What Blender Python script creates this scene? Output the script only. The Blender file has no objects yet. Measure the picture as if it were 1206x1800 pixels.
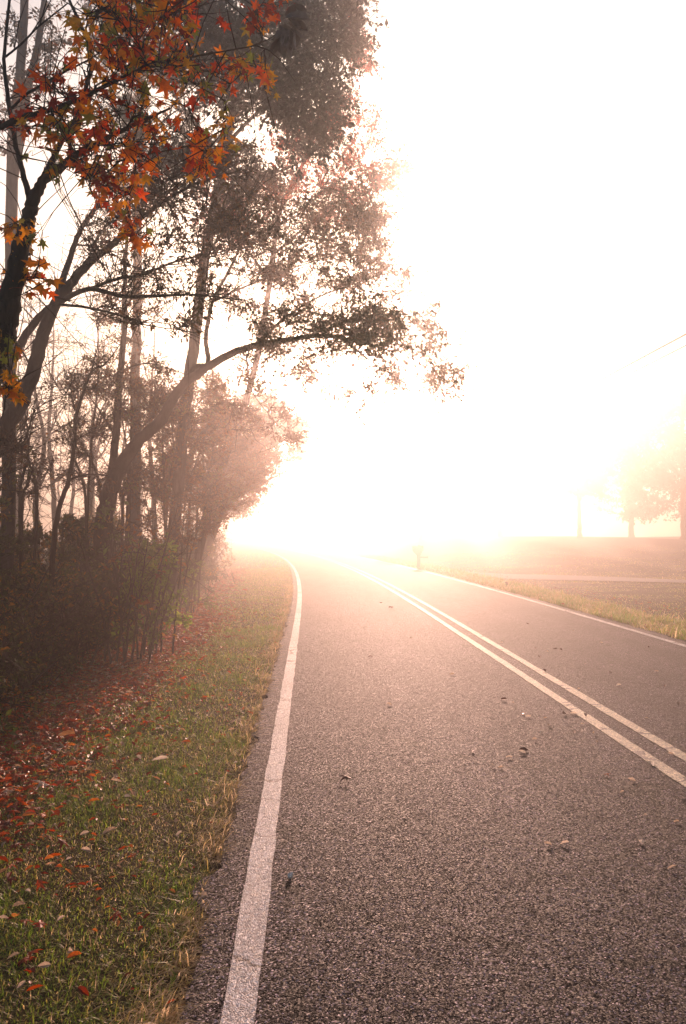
import bpy, math
import numpy as np
from mathutils import Vector

R = math.radians
rng = np.random.RandomState(11)
scene = bpy.context.scene
COL = scene.collection

# ------------------------------------------------------------------ camera
CAM_H = 1.65
F_PX = 1350.0                       # focal length in photo pixels (1206 x 1800)
PITCH = math.atan2(41.0, F_PX)
cam_d = bpy.data.cameras.new("camera")
cam = bpy.data.objects.new("camera", cam_d)
COL.objects.link(cam)
cam.location = (0, 0, CAM_H)
cam.rotation_euler = (R(90) + PITCH, 0, 0)
cam_d.sensor_fit = 'VERTICAL'
cam_d.sensor_height = 36.0
cam_d.lens = 36.0 * F_PX / 1800.0
cam_d.clip_start = 0.05
cam_d.clip_end = 3000
scene.camera = cam


def W(px, py, Y):
    """World point seen at photo pixel (px, py) standing at distance Y along the road."""
    a = (px - 603.0) / F_PX
    b = (900.0 - py) / F_PX
    fy = math.cos(PITCH) - b * math.sin(PITCH)
    fz = math.sin(PITCH) + b * math.cos(PITCH)
    s = Y / fy
    return np.array([a * s, Y, CAM_H + fz * s])


def G(px, py, z=0.0):
    """Ground point under a photo pixel."""
    p = W(px, py, 1.0)
    d = p - np.array([0, 0, CAM_H])
    s = (z - CAM_H) / d[2]
    return np.array([d[0] * s, d[1] * s, z])


# ------------------------------------------------------------------ road line and terrain
def xl(y):
    """x of the left white edge line at distance y."""
    y = np.asarray(y, float)
    dev = np.where(y > 15, (y - 15.0) ** 2 / 1000.0, 0.0)
    return -0.355 - 0.043 * (y - 2.59) - dev


def sst(a, b, x):
    t = np.clip((np.asarray(x, float) - a) / (b - a), 0, 1)
    return t * t * (3 - 2 * t)


def terrain(x, y):
    x = np.asarray(x, float); y = np.asarray(y, float)
    o = x - xl(y)
    z = np.full(np.broadcast(x, y).shape, -0.06)
    left = -0.015 - 0.10 * sst(-0.4, -2.4, o) + 0.35 * sst(-3.0, -7.0, o) + 0.5 * sst(-9, -30, o)
    z = np.where(o < -0.15, left, z)
    right = (-0.02 - 0.10 * sst(6.2, 9.0, o) + 1.5 * sst(29, 78, y) * sst(8.0, 22.0, o) + .16 * np.sin(x * .21 + y * .13) * sst(38, 50, y) * sst(9, 16, o)
             + 0.30 * np.exp(-((x - 11.5) / 4.0) ** 2 - ((y - 37.0) / 3.5) ** 2)
             + 0.05 * np.sin(x * 0.5 + y * 0.3) * sst(8, 14, o))
    z = np.where(o > 6.05, right, z)
    return z


# ------------------------------------------------------------------ mesh helpers
def set_smooth(me, val=True):
    me.polygons.foreach_set('use_smooth', np.full(len(me.polygons), val))


def mesh_np(name, V, flat, tot, tint=None, smooth=False):
    me = bpy.data.meshes.new(name)
    V = np.asarray(V, np.float32)
    flat = np.asarray(flat, np.int32); tot = np.asarray(tot, np.int32)
    me.vertices.add(len(V)); me.vertices.foreach_set('co', V.ravel())
    me.loops.add(len(flat)); me.loops.foreach_set('vertex_index', flat)
    me.polygons.add(len(tot))
    st = np.zeros(len(tot), np.int32); st[1:] = np.cumsum(tot)[:-1]
    me.polygons.foreach_set('loop_start', st)
    me.update(calc_edges=True)
    if tint is not None:
        a = me.attributes.new('tint', 'FLOAT', 'POINT')
        a.data.foreach_set('value', np.asarray(tint, np.float32))
    set_smooth(me, smooth)
    return me


def link(name, me, mat, parent=None, loc=None):
    o = bpy.data.objects.new(name, me)
    COL.objects.link(o)
    if mat is not None and me is not None and len(me.materials) == 0:
        me.materials.append(mat)
    if parent is not None:
        o.parent = parent
    if loc is not None:
        o.location = loc
    return o


def tag(o, label=None, cat=None, group=None, kind=None):
    if label: o['label'] = label
    if cat: o['category'] = cat
    if group: o['group'] = group
    if kind: o['kind'] = kind
    return o


def thing(name, loc, label, cat, group=None):
    o = bpy.data.objects.new(name, None)
    COL.objects.link(o)
    o.location = loc
    o.empty_display_size = 0.2
    return tag(o, label, cat, group)


class Tubes:
    """Collects tapered tubes and turns them into one mesh."""
    def __init__(self):
        self.b = {}

    def add(self, pts, rad, sides=5):
        pts = np.asarray(pts, float); rad = np.asarray(rad, float)
        self.b.setdefault((len(pts), sides), []).append((pts, rad))

    def mesh(self, name, off=(0, 0, 0)):
        Vs, Fs, Ts, n0 = [], [], [], 0
        off = np.asarray(off, float)
        for (n, k), lst in self.b.items():
            P = np.array([q[0] for q in lst]); Rr = np.array([q[1] for q in lst])
            m = len(P)
            T = np.empty_like(P)
            T[:, 1:-1] = P[:, 2:] - P[:, :-2]
            T[:, 0] = P[:, 1] - P[:, 0]; T[:, -1] = P[:, -1] - P[:, -2]
            T /= np.linalg.norm(T, axis=2, keepdims=True) + 1e-9
            A = P[:, -1] - P[:, 0]
            A /= np.linalg.norm(A, axis=1, keepdims=True) + 1e-9
            ref = np.where(np.abs(A[:, 1:2]) < 0.75, np.array([[0, 1.0, 0]]), np.array([[1.0, 0, 0]]))
            ref = np.repeat(ref[:, None, :], n, 1)
            U = np.cross(T, ref); U /= np.linalg.norm(U, axis=2, keepdims=True) + 1e-9
            Vv = np.cross(T, U)
            ang = np.arange(k) * 2 * math.pi / k
            ring = (P[:, :, None, :] + Rr[:, :, None, None] *
                    (U[:, :, None, :] * np.cos(ang)[None, None, :, None] + Vv[:, :, None, :] * np.sin(ang)[None, None, :, None]))
            Vs.append(ring.reshape(-1, 3))
            base = (np.arange(m) * n * k)[:, None, None] + n0
            i = (np.arange(n - 1) * k)[None, :, None]; j = np.arange(k)[None, None, :]; j2 = (j + 1) % k
            q = np.stack([base + i + j, base + i + j2, base + i + k + j2, base + i + k + j], -1)
            Fs.append(q.reshape(-1)); Ts.append(np.full(m * (n - 1) * k, 4))
            n0 += m * n * k
        return mesh_np(name, np.concatenate(Vs) - off, np.concatenate(Fs), np.concatenate(Ts), smooth=True)


def star_template(lobes=5, curl=0.25):
    v = [(0.38, 0, 0.0)]
    tips = [(-125, .40), (-62, .56), (0, .62), (62, .56), (125, .40)]
    notch = .21
    out = [(0.10, -0.02)]
    seq = []
    for i, (a, r) in enumerate(tips):
        if i > 0:
            am = (tips[i - 1][0] + a) / 2
            seq.append((am, notch))
        # two shoulders and the tip make a pointed lobe
        seq.append((a - 13, r * .62)); seq.append((a, r)); seq.append((a + 13, r * .62))
    for a, r in seq:
        x = 0.38 + r * math.cos(R(a)); y = r * math.sin(R(a))
        v.append((x, y, -curl * (r * r) * (1.3 if abs(a) > 30 else .7)))
    v.append((0.02, 0.015, 0.0)); v.append((0.02, -0.015, 0.0))
    n = len(v)
    ring = list(range(1, n))
    f = [(0, ring[i], ring[(i + 1) % len(ring)]) for i in range(len(ring))]
    # petiole
    k = len(v)
    v += [(0.03, .012, 0), (0.03, -.012, 0), (-.45, -.008, .10), (-.45, .008, .10)]
    f.append((k, k + 1, k + 2, k + 3))
    return np.array(v), f


OAK = (np.array([(0, 0, 0), (.30, .15, .05), (.62, .22, .06), (1, 0, -.08), (.62, -.22, .06), (.30, -.15, .05)]),
       [(0, 1, 2, 3), (0, 3, 4, 5)])
OVAL = (np.array([(0, 0, 0), (.45, .27, .06), (1, 0, -.10), (.45, -.27, .06)]), [(0, 1, 2), (0, 2, 3)])
STAR = star_template()
STAR_DRY = star_template(curl=0.75)
CURL = (np.array([(0, 0, 0), (.2, .17, .12), (.2, -.17, .12), (.5, .22, .2), (.5, -.22, .2), (.8, .14, .16), (.8, -.14, .16), (1, 0, .02),
                  (.2, 0, .01), (.5, 0, 0.0), (.8, 0, .0)]),
        [(0, 8, 1), (0, 2, 8), (8, 9, 3, 1), (2, 4, 9, 8), (9, 10, 5, 3), (4, 6, 10, 9), (10, 7, 5), (6, 7, 10)])
BLADE = (np.array([(0, -.5, 0), (0, .5, 0), (.55, -.38, .16), (.55, .38, .16), (1, 0, .55)]), [(0, 1, 3, 2), (2, 3, 4)])


def unit(a):
    return a / (np.linalg.norm(a, axis=-1, keepdims=True) + 1e-9)


class Leaves:
    def __init__(self, template, wide=1.0):
        self.t = template; self.P = []; self.D = []; self.N = []; self.L = []; self.Wd = []; self.T = []
        self.wide = wide

    def add(self, P, D, N, L, tint, wd=None):
        self.P.append(np.atleast_2d(P)); self.D.append(np.atleast_2d(D)); self.N.append(np.atleast_2d(N))
        L = np.atleast_1d(L); self.L.append(L); self.T.append(np.atleast_1d(tint))
        self.Wd.append(L * self.wide if wd is None else np.atleast_1d(wd))

    def count(self):
        return sum(len(a) for a in self.P)

    def mesh(self, name, off=(0, 0, 0), smooth=False):
        P = np.concatenate(self.P); D = unit(np.concatenate(self.D)); N = np.concatenate(self.N)
        L = np.concatenate(self.L); T = np.concatenate(self.T); Wd = np.concatenate(self.Wd)
        S = unit(np.cross(D, N)); N = np.cross(S, D)
        tv, tf = self.t
        k = len(tv)
        V = (P[:, None, :] + D[:, None, :] * (tv[None, :, 0] * L[:, None])[:, :, None]
             + S[:, None, :] * (tv[None, :, 1] * Wd[:, None])[:, :, None]
             + N[:, None, :] * (tv[None, :, 2] * L[:, None])[:, :, None]).reshape(-1, 3)
        fl = np.array([i for f in tf for i in f]); ft = np.array([len(f) for f in tf])
        flat = (np.arange(len(P))[:, None] * k + fl[None, :]).ravel()
        tot = np.tile(ft, len(P))
        return mesh_np(name, V - np.asarray(off, float), flat, tot, np.repeat(T, k), smooth)


def smooth_path(pts, per=5, jit=0.0, rs=rng):
    """Catmull-Rom through (x, y, z, r) rows."""
    p = np.asarray(pts, float)
    q = np.vstack([2 * p[0] - p[1], p, 2 * p[-1] - p[-2]])
    out = []
    for i in range(1, len(q) - 2):
        for t in np.arange(per) / per:
            a, b, c, d = q[i - 1], q[i], q[i + 1], q[i + 2]
            out.append(.5 * ((2 * b) + (c - a) * t + (2 * a - 5 * b + 4 * c - d) * t * t + (3 * b - a - 3 * c + d) * t ** 3))
    out.append(p[-1])
    out = np.array(out)
    out[:, 3] = np.maximum(out[:, 3], 0.002)
    if jit:
        n = rs.normal(size=(len(out), 3)) * (jit * out[:, 3:4])
        n[0] = 0
        out[:, :3] += n
    return out


def inpoly(poly, n, rs):
    poly = np.asarray(poly, float)
    lo, hi = poly.min(0), poly.max(0)
    res = []
    while len(res) < n:
        x, y = rs.uniform(lo[0], hi[0]), rs.uniform(lo[1], hi[1])
        ins = False; j = len(poly) - 1
        for i in range(len(poly)):
            xi, yi = poly[i]; xj, yj = poly[j]
            if (yi > y) != (yj > y) and x < (xj - xi) * (y - yi) / (yj - yi) + xi:
                ins = not ins
            j = i
        if ins: res.append((x, y))
    return res


def fill(poly, depth, n, rad, rs, flat=.7):
    """n leaf clumps standing in the outline's crown, between two distances."""
    out = []
    for (x, y) in inpoly(poly, n, rs):
        d = rs.uniform(*depth); r = rs.uniform(*rad)
        out.append((W(x, y, d), r, r * flat))
    return out


# ------------------------------------------------------------------ materials
def mat_new(name):
    m = bpy.data.materials.new(name); m.use_nodes = True
    nt = m.node_tree; nt.nodes.clear()
    return m, nt.nodes, nt.links


def ramp(nodes, stops, interp='LINEAR'):
    r = nodes.new('ShaderNodeValToRGB'); cr = r.color_ramp; cr.interpolation = interp
    while len(cr.elements) < len(stops): cr.elements.new(0.5)
    for e, (p, c) in zip(cr.elements, stops):
        e.position = p; e.color = (c[0], c[1], c[2], 1)
    return r


def leaf_mat(name, stops, trans=0.5, rough=0.5, spec=0.3, tboost=1.4):
    m, N, L = mat_new(name)
    at = N.new('ShaderNodeAttribute'); at.attribute_name = 'tint'
    cr = ramp(N, stops); L.new(at.outputs['Fac'], cr.inputs['Fac'])
    tc = N.new('ShaderNodeTexCoord'); nz = N.new('ShaderNodeTexNoise'); nz.inputs['Scale'].default_value = 28; nz.inputs['Detail'].default_value = 3
    L.new(tc.outputs['Object'], nz.inputs['Vector'])
    mx = N.new('ShaderNodeMix'); mx.data_type = 'RGBA'; mx.blend_type = 'MULTIPLY'; mx.inputs[0].default_value = .55
    nr = ramp(N, [(.3, (.45, .42, .4)), (.65, (1.1, 1.1, 1.1))]); L.new(nz.outputs['Fac'], nr.inputs['Fac'])
    L.new(cr.outputs['Color'], mx.inputs[6]); L.new(nr.outputs['Color'], mx.inputs[7])
    p = N.new('ShaderNodeBsdfPrincipled'); L.new(mx.outputs[2], p.inputs['Base Color'])
    p.inputs['Roughness'].default_value = rough; p.inputs['Specular IOR Level'].default_value = spec
    t = N.new('ShaderNodeBsdfTranslucent')
    hs = N.new('ShaderNodeHueSaturation'); hs.inputs['Saturation'].default_value = 1.1; hs.inputs['Value'].default_value = tboost
    L.new(mx.outputs[2], hs.inputs['Color']); L.new(hs.outputs['Color'], t.inputs['Color'])
    ms = N.new('ShaderNodeMixShader'); ms.inputs[0].default_value = trans
    L.new(p.outputs[0], ms.inputs[1]); L.new(t.outputs[0], ms.inputs[2])
    o = N.new('ShaderNodeOutputMaterial'); L.new(ms.outputs[0], o.inputs['Surface'])
    return m


def bark_mat(name, c1, c2, scale=9, bump=0.6):
    m, N, L = mat_new(name)
    tc = N.new('ShaderNodeTexCoord'); mp = N.new('ShaderNodeMapping'); mp.inputs['Scale'].default_value = (1, 1, .22)
    L.new(tc.outputs['Object'], mp.inputs['Vector'])
    nz = N.new('ShaderNodeTexNoise'); nz.inputs['Scale'].default_value = scale * 3; nz.inputs['Detail'].default_value = 6; nz.inputs['Roughness'].default_value = .65
    L.new(mp.outputs['Vector'], nz.inputs['Vector'])
    n2 = N.new('ShaderNodeTexNoise'); n2.inputs['Scale'].default_value = 1.7; n2.inputs['Detail'].default_value = 4
    L.new(tc.outputs['Object'], n2.inputs['Vector'])
    cr = ramp(N, [(.32, c1), (.68, c2)]); L.new(nz.outputs['Fac'], cr.inputs['Fac'])
    mx = N.new('ShaderNodeMix'); mx.data_type = 'RGBA'; mx.blend_type = 'MULTIPLY'; mx.inputs[0].default_value = .6
    r2 = ramp(N, [(.3, (.5, .52, .48)), (.7, (1.15, 1.1, 1.05))]); L.new(n2.outputs['Fac'], r2.inputs['Fac'])
    L.new(cr.outputs['Color'], mx.inputs[6]); L.new(r2.outputs['Color'], mx.inputs[7])
    p = N.new('ShaderNodeBsdfPrincipled'); p.inputs['Roughness'].default_value = .85; p.inputs['Specular IOR Level'].default_value = .25
    L.new(mx.outputs[2], p.inputs['Base Color'])
    b = N.new('ShaderNodeBump'); b.inputs['Strength'].default_value = bump; b.inputs['Distance'].default_value = .03
    L.new(nz.outputs['Fac'], b.inputs['Height']); L.new(b.outputs['Normal'], p.inputs['Normal'])
    o = N.new('ShaderNodeOutputMaterial'); L.new(p.outputs[0], o.inputs['Surface'])
    return m


def plain_mat(name, col, rough=.6, spec=.4, metal=0.0, noise=12, amt=.4, bump=.15):
    m, N, L = mat_new(name)
    tc = N.new('ShaderNodeTexCoord'); nz = N.new('ShaderNodeTexNoise'); nz.inputs['Scale'].default_value = noise; nz.inputs['Detail'].default_value = 6
    L.new(tc.outputs['Object'], nz.inputs['Vector'])
    c = np.array(col)
    cr = ramp(N, [(.25, c * (1 - amt)), (.75, np.minimum(c * (1 + amt), .9))]); L.new(nz.outputs['Fac'], cr.inputs['Fac'])
    p = N.new('ShaderNodeBsdfPrincipled'); L.new(cr.outputs['Color'], p.inputs['Base Color'])
    p.inputs['Roughness'].default_value = rough; p.inputs['Specular IOR Level'].default_value = spec; p.inputs['Metallic'].default_value = metal
    b = N.new('ShaderNodeBump'); b.inputs['Strength'].default_value = bump; b.inputs['Distance'].default_value = .01
    L.new(nz.outputs['Fac'], b.inputs['Height']); L.new(b.outputs['Normal'], p.inputs['Normal'])
    o = N.new('ShaderNodeOutputMaterial'); L.new(p.outputs[0], o.inputs['Surface'])
    return m


def math_node(N, L, op, a, b=None, clamp=False):
    n = N.new('ShaderNodeMath'); n.operation = op; n.use_clamp = clamp
    for i, v in enumerate((a, b)):
        if v is None: continue
        if isinstance(v, (int, float)): n.inputs[i].default_value = v
        else: L.new(v, n.inputs[i])
    return n.outputs[0]


def aggregate(N, L, tilt=0.4, scale=150):
    """Crushed stone: per-stone random values, relief and facet tilt."""
    tc = N.new('ShaderNodeTexCoord')
    vo = N.new('ShaderNodeTexVoronoi'); vo.inputs['Scale'].default_value = scale
    L.new(tc.outputs['Object'], vo.inputs['Vector'])
    big = N.new('ShaderNodeTexNoise'); big.inputs['Scale'].default_value = .55; big.inputs['Detail'].default_value = 5
    L.new(tc.outputs['Object'], big.inputs['Vector'])
    fine = N.new('ShaderNodeTexNoise'); fine.inputs['Scale'].default_value = 420; fine.inputs['Detail'].default_value = 2
    L.new(tc.outputs['Object'], fine.inputs['Vector'])
    sep = N.new('ShaderNodeSeparateColor'); L.new(vo.outputs['Color'], sep.inputs['Color'])
    h = math_node(N, L, 'MULTIPLY', vo.outputs['Distance'], -1.0)
    h = math_node(N, L, 'ADD', h, math_node(N, L, 'MULTIPLY', sep.outputs['Green'], .7))
    h = math_node(N, L, 'ADD', h, math_node(N, L, 'MULTIPLY', fine.outputs['Fac'], .3))
    bp = N.new('ShaderNodeBump'); bp.inputs['Strength'].default_value = .75; bp.inputs['Distance'].default_value = .004
    L.new(h, bp.inputs['Height'])
    sub = N.new('ShaderNodeVectorMath'); sub.operation = 'SUBTRACT'; L.new(vo.outputs['Color'], sub.inputs[0]); sub.inputs[1].default_value = (.5, .5, .5)
    scl = N.new('ShaderNodeVectorMath'); scl.operation = 'SCALE'; L.new(sub.outputs[0], scl.inputs[0]); scl.inputs['Scale'].default_value = tilt
    add = N.new('ShaderNodeVectorMath'); add.operation = 'ADD'; L.new(scl.outputs[0], add.inputs[0]); L.new(bp.outputs['Normal'], add.inputs[1])
    nrm = N.new('ShaderNodeVectorMath'); nrm.operation = 'NORMALIZE'; L.new(add.outputs[0], nrm.inputs[0])
    return tc, vo, sep, big, nrm.outputs[0]


def crack_mask(N, L, tc, sx=.45, sy=.9, width=.013):
    """Thin wandering cracks, 1 in a crack."""
    nz = N.new('ShaderNodeTexNoise'); nz.inputs['Scale'].default_value = 2.2; nz.inputs['Detail'].default_value = 6
    L.new(tc.outputs['Object'], nz.inputs['Vector'])
    sub = N.new('ShaderNodeVectorMath'); sub.operation = 'SUBTRACT'; L.new(nz.outputs['Color'], sub.inputs[0]); sub.inputs[1].default_value = (.5, .5, .5)
    sc = N.new('ShaderNodeVectorMath'); sc.operation = 'SCALE'; sc.inputs['Scale'].default_value = .7; L.new(sub.outputs[0], sc.inputs[0])
    ad = N.new('ShaderNodeVectorMath'); ad.operation = 'ADD'; L.new(tc.outputs['Object'], ad.inputs[0]); L.new(sc.outputs[0], ad.inputs[1])
    mp = N.new('ShaderNodeMapping'); mp.inputs['Scale'].default_value = (sx, sy, 1); L.new(ad.outputs[0], mp.inputs['Vector'])
    v = N.new('ShaderNodeTexVoronoi'); v.feature = 'DISTANCE_TO_EDGE'; v.inputs['Scale'].default_value = 1.0
    L.new(mp.outputs['Vector'], v.inputs['Vector'])
    m = math_node(N, L, 'LESS_THAN', v.outputs['Distance'], width)
    g = N.new('ShaderNodeTexNoise'); g.inputs['Scale'].default_value = .9; g.inputs['Detail'].default_value = 3
    L.new(tc.outputs['Object'], g.inputs['Vector'])
    return math_node(N, L, 'MULTIPLY', m, math_node(N, L, 'GREATER_THAN', g.outputs['Fac'], .46))


def asphalt_mat():
    m, N, L = mat_new("asphalt")
    tc, vo, sep, big, nrm = aggregate(N, L, tilt=1.0, scale=150)
    cr = ramp(N, [(0, (.003, .003, .003)), (.5, (.0055, .005, .0078)), (.74, (.012, .0105, .0155)), (.86, (.042, .036, .050)), (1, (.50, .43, .52))])
    L.new(sep.outputs['Red'], cr.inputs['Fac'])
    mx = N.new('ShaderNodeMix'); mx.data_type = 'RGBA'; mx.blend_type = 'MULTIPLY'; mx.inputs[0].default_value = .8
    br = ramp(N, [(.3, (.62, .6, .6)), (.7, (1.15, 1.12, 1.1))]); L.new(big.outputs['Fac'], br.inputs['Fac'])
    L.new(cr.outputs['Color'], mx.inputs[6]); L.new(br.outputs['Color'], mx.inputs[7])
    sx = N.new('ShaderNodeSeparateXYZ'); L.new(tc.outputs['Object'], sx.inputs[0])
    o_ = math_node(N, L, 'ADD', sx.outputs['X'], math_node(N, L, 'MULTIPLY', sx.outputs['Y'], .043))
    tr = None
    for lane in (1.15, 4.2):
        d_ = math_node(N, L, 'SUBTRACT', math_node(N, L, 'ABSOLUTE', math_node(N, L, 'SUBTRACT', o_, lane)), .72)
        g_ = math_node(N, L, 'POWER', 2.718, math_node(N, L, 'MULTIPLY', math_node(N, L, 'MULTIPLY', d_, d_), -14.0))
        tr = g_ if tr is None else math_node(N, L, 'MAXIMUM', tr, g_)
    mpl = N.new('ShaderNodeMapping'); mpl.inputs['Scale'].default_value = (1.6, .22, 1); L.new(tc.outputs['Object'], mpl.inputs['Vector'])
    ln = N.new('ShaderNodeTexNoise'); ln.inputs['Scale'].default_value = 1.3; ln.inputs['Detail'].default_value = 6; L.new(mpl.outputs['Vector'], ln.inputs['Vector'])
    lr = ramp(N, [(.3, (.45, .44, .46)), (.7, (1.35, 1.3, 1.28))]); L.new(ln.outputs['Fac'], lr.inputs['Fac'])
    m3 = N.new('ShaderNodeMix'); m3.data_type = 'RGBA'; m3.blend_type = 'MULTIPLY'; m3.inputs[0].default_value = .8
    L.new(mx.outputs[2], m3.inputs[6]); L.new(lr.outputs['Color'], m3.inputs[7])
    m4 = N.new('ShaderNodeMix'); m4.data_type = 'RGBA'; m4.blend_type = 'MULTIPLY'; m4.inputs[7].default_value = (.55, .54, .56, 1)
    L.new(math_node(N, L, 'MULTIPLY', tr, .7), m4.inputs[0]); L.new(m3.outputs[2], m4.inputs[6])
    mx = m4
    ck = crack_mask(N, L, tc)
    m2 = N.new('ShaderNodeMix'); m2.data_type = 'RGBA'; L.new(ck, m2.inputs[0]); L.new(mx.outputs[2], m2.inputs[6]); m2.inputs[7].default_value = (.006, .006, .006, 1)
    p = N.new('ShaderNodeBsdfPrincipled'); L.new(m2.outputs[2], p.inputs['Base Color'])
    rr = math_node(N, L, 'ADD', math_node(N, L, 'MULTIPLY', sep.outputs['Blue'], .3), .55)
    L.new(rr, p.inputs['Roughness']); p.inputs['Specular IOR Level'].default_value = .12
    L.new(nrm, p.inputs['Normal'])
    o = N.new('ShaderNodeOutputMaterial'); L.new(p.outputs[0], o.inputs['Surface'])
    return m


def paint_mat(name, col):
    m, N, L = mat_new(name)
    tc, vo, sep, big, nrm = aggregate(N, L, tilt=.5)
    wear = N.new('ShaderNodeTexNoise'); wear.inputs['Scale'].default_value = 60; wear.inputs['Detail'].default_value = 8; wear.inputs['Roughness'].default_value = .75
    mp = N.new('ShaderNodeMapping'); mp.inputs['Scale'].default_value = (.6, 1.3, 1); L.new(tc.outputs['Object'], mp.inputs['Vector']); L.new(mp.outputs['Vector'], wear.inputs['Vector'])
    w = math_node(N, L, 'ADD', wear.outputs['Fac'], math_node(N, L, 'MULTIPLY', sep.outputs['Red'], .22))
    w = math_node(N, L, 'ADD', w, math_node(N, L, 'MULTIPLY', big.outputs['Fac'], .25))
    wr = ramp(N, [(.63, (0, 0, 0)), (.77, (1, 1, 1))]); L.new(w, wr.inputs['Fac'])
    ck = crack_mask(N, L, tc, .3, 1.6, .012)
    msk = math_node(N, L, 'MAXIMUM', ck, math_node(N, L, 'MULTIPLY', wr.outputs['Color'], .8))
    mx = N.new('ShaderNodeMix'); mx.data_type = 'RGBA'; L.new(msk, mx.inputs[0])
    mx.inputs[6].default_value = (*col, 1); mx.inputs[7].default_value = (.07, .06, .058, 1)
    p = N.new('ShaderNodeBsdfPrincipled'); L.new(mx.outputs[2], p.inputs['Base Color']); p.inputs['Roughness'].default_value = .6; p.inputs['Specular IOR Level'].default_value = .35
    L.new(nrm, p.inputs['Normal'])
    o = N.new('ShaderNodeOutputMaterial'); L.new(p.outputs[0], o.inputs['Surface'])
    return m


def ground_mat():
    m, N, L = mat_new("soil_and_turf")
    tc = N.new('ShaderNodeTexCoord')
    n1 = N.new('ShaderNodeTexNoise'); n1.inputs['Scale'].default_value = 1.1; n1.inputs['Detail'].default_value = 8; L.new(tc.outputs['Object'], n1.inputs['Vector'])
    n2 = N.new('ShaderNodeTexNoise'); n2.inputs['Scale'].default_value = 35; n2.inputs['Detail'].default_value = 6; L.new(tc.outputs['Object'], n2.inputs['Vector'])
    c1 = ramp(N, [(.3, (.045, .032, .016)), (.5, (.06, .05, .02)), (.7, (.065, .07, .025))]); L.new(n1.outputs['Fac'], c1.inputs['Fac'])
    c2 = ramp(N, [(.3, (.35, .33, .3)), (.7, (1.5, 1.45, 1.3))]); L.new(n2.outputs['Fac'], c2.inputs['Fac'])
    mx = N.new('ShaderNodeMix'); mx.data_type = 'RGBA'; mx.blend_type = 'MULTIPLY'; mx.inputs[0].default_value = 1
    L.new(c1.outputs['Color'], mx.inputs[6]); L.new(c2.outputs['Color'], mx.inputs[7])
    p = N.new('ShaderNodeBsdfPrincipled'); L.new(mx.outputs[2], p.inputs['Base Color']); p.inputs['Roughness'].default_value = .95; p.inputs['Specular IOR Level'].default_value = .1
    b = N.new('ShaderNodeBump'); b.inputs['Strength'].default_value = .8; b.inputs['Distance'].default_value = .03
    L.new(n2.outputs['Fac'], b.inputs['Height']); L.new(b.outputs['Normal'], p.inputs['Normal'])
    o = N.new('ShaderNodeOutputMaterial'); L.new(p.outputs[0], o.inputs['Surface'])
    return m


M_ASPHALT = asphalt_mat()
M_WHITE = paint_mat("white_line_paint", (.66, .64, .66))
M_YELLOW = paint_mat("yellow_line_paint", (.80, .68, .44))
M_GROUND = ground_mat()
M_DRIVE = plain_mat("driveway_gravel", (.20, .18, .17), .9, .2, noise=60, amt=.5, bump=.5)
M_BARK = bark_mat("bark_brown", (.014, .010, .008), (.055, .042, .034))
M_BARK_GREY = bark_mat("bark_grey", (.03, .026, .024), (.11, .092, .085), scale=6)
M_TWIG = bark_mat("twig_bark", (.03, .022, .018), (.08, .06, .048), scale=14, bump=.2)
M_STAR = leaf_mat("sweetgum_leaf", [(0, (.22, .025, .012)), (.18, (.60, .06, .02)), (.42, (.72, .17, .025)), (.62, (.62, .24, .035)), (.85, (.48, .26, .05)), (.96, (.34, .24, .06)), (1, (.16, .18, .04))], .75, .45, .4, 1.5)
M_OAK = leaf_mat("oak_leaf", [(0, (.05, .022, .012)), (.35, (.12, .05, .02)), (.7, (.09, .08, .024)), (1, (.20, .07, .025))], .4)
M_EVER = leaf_mat("evergreen_leaf", [(0, (.016, .020, .012)), (.6, (.032, .042, .020)), (1, (.06, .055, .028))], .2, .4, .5)
M_RED = leaf_mat("red_maple_leaf", [(0, (.22, .03, .022)), (.5, (.48, .07, .05)), (1, (.50, .15, .07))], .65)
M_RUST = leaf_mat("rusty_leaf", [(0, (.10, .04, .016)), (.5, (.22, .09, .028)), (.8, (.26, .13, .04)), (1, (.15, .17, .04))], .5)
M_SHRUB = leaf_mat("shrub_leaf", [(0, (.012, .020, .007)), (.4, (.05, .08, .018)), (.75, (.12, .14, .035)), (.9, (.20, .14, .04)), (1, (.42, .20, .05))], .5, .42, .35)
M_VINE = leaf_mat("vine_leaf", [(0, (.08, .13, .025)), (.6, (.17, .26, .045)), (1, (.30, .34, .08))], .6, .4, .4, 1.6)
M_ORANGE = leaf_mat("orange_shrub_leaf", [(0, (.16, .05, .016)), (.6, (.32, .12, .03)), (1, (.38, .22, .06))], .5)
M_FAR = leaf_mat("far_tree_leaf", [(0, (.05, .04, .016)), (.6, (.10, .08, .03)), (1, (.16, .10, .035))], .35)
M_GRASS = leaf_mat("grass_blade", [(0, (.09, .20, .028)), (.42, (.20, .28, .045)), (.64, (.34, .29, .09)), (.82, (.48, .37, .20)), (1, (.64, .52, .37))], .6, .42, .4, 1.7)
M_LITTER = leaf_mat("leaf_litter", [(0, (.14, .025, .012)), (.35, (.38, .06, .02)), (.6, (.52, .12, .03)), (.8, (.48, .22, .08)), (.93, (.48, .34, .23)), (1, (.6, .5, .4))], .45, .45, .5, 1.2)
M_PALE = leaf_mat("pale_dry_leaf", [(0, (.55, .43, .33)), (1, (.8, .7, .6))], .5, .4, .5, 1.15)
M_DARKLEAF = leaf_mat("dark_dry_leaf", [(0, (.05, .014, .010)), (1, (.12, .03, .018))], .2, .5, .4, 1.1)
M_ORLEAF = leaf_mat("orange_dry_leaf", [(0, (.42, .06, .02)), (1, (.5, .14, .035))], .4, .45, .4)
M_GREYLEAF = leaf_mat("grey_withered_leaf", [(0, (.08, .07, .065)), (1, (.20, .18, .17))], .25, .5, .5, 1.1)
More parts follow.
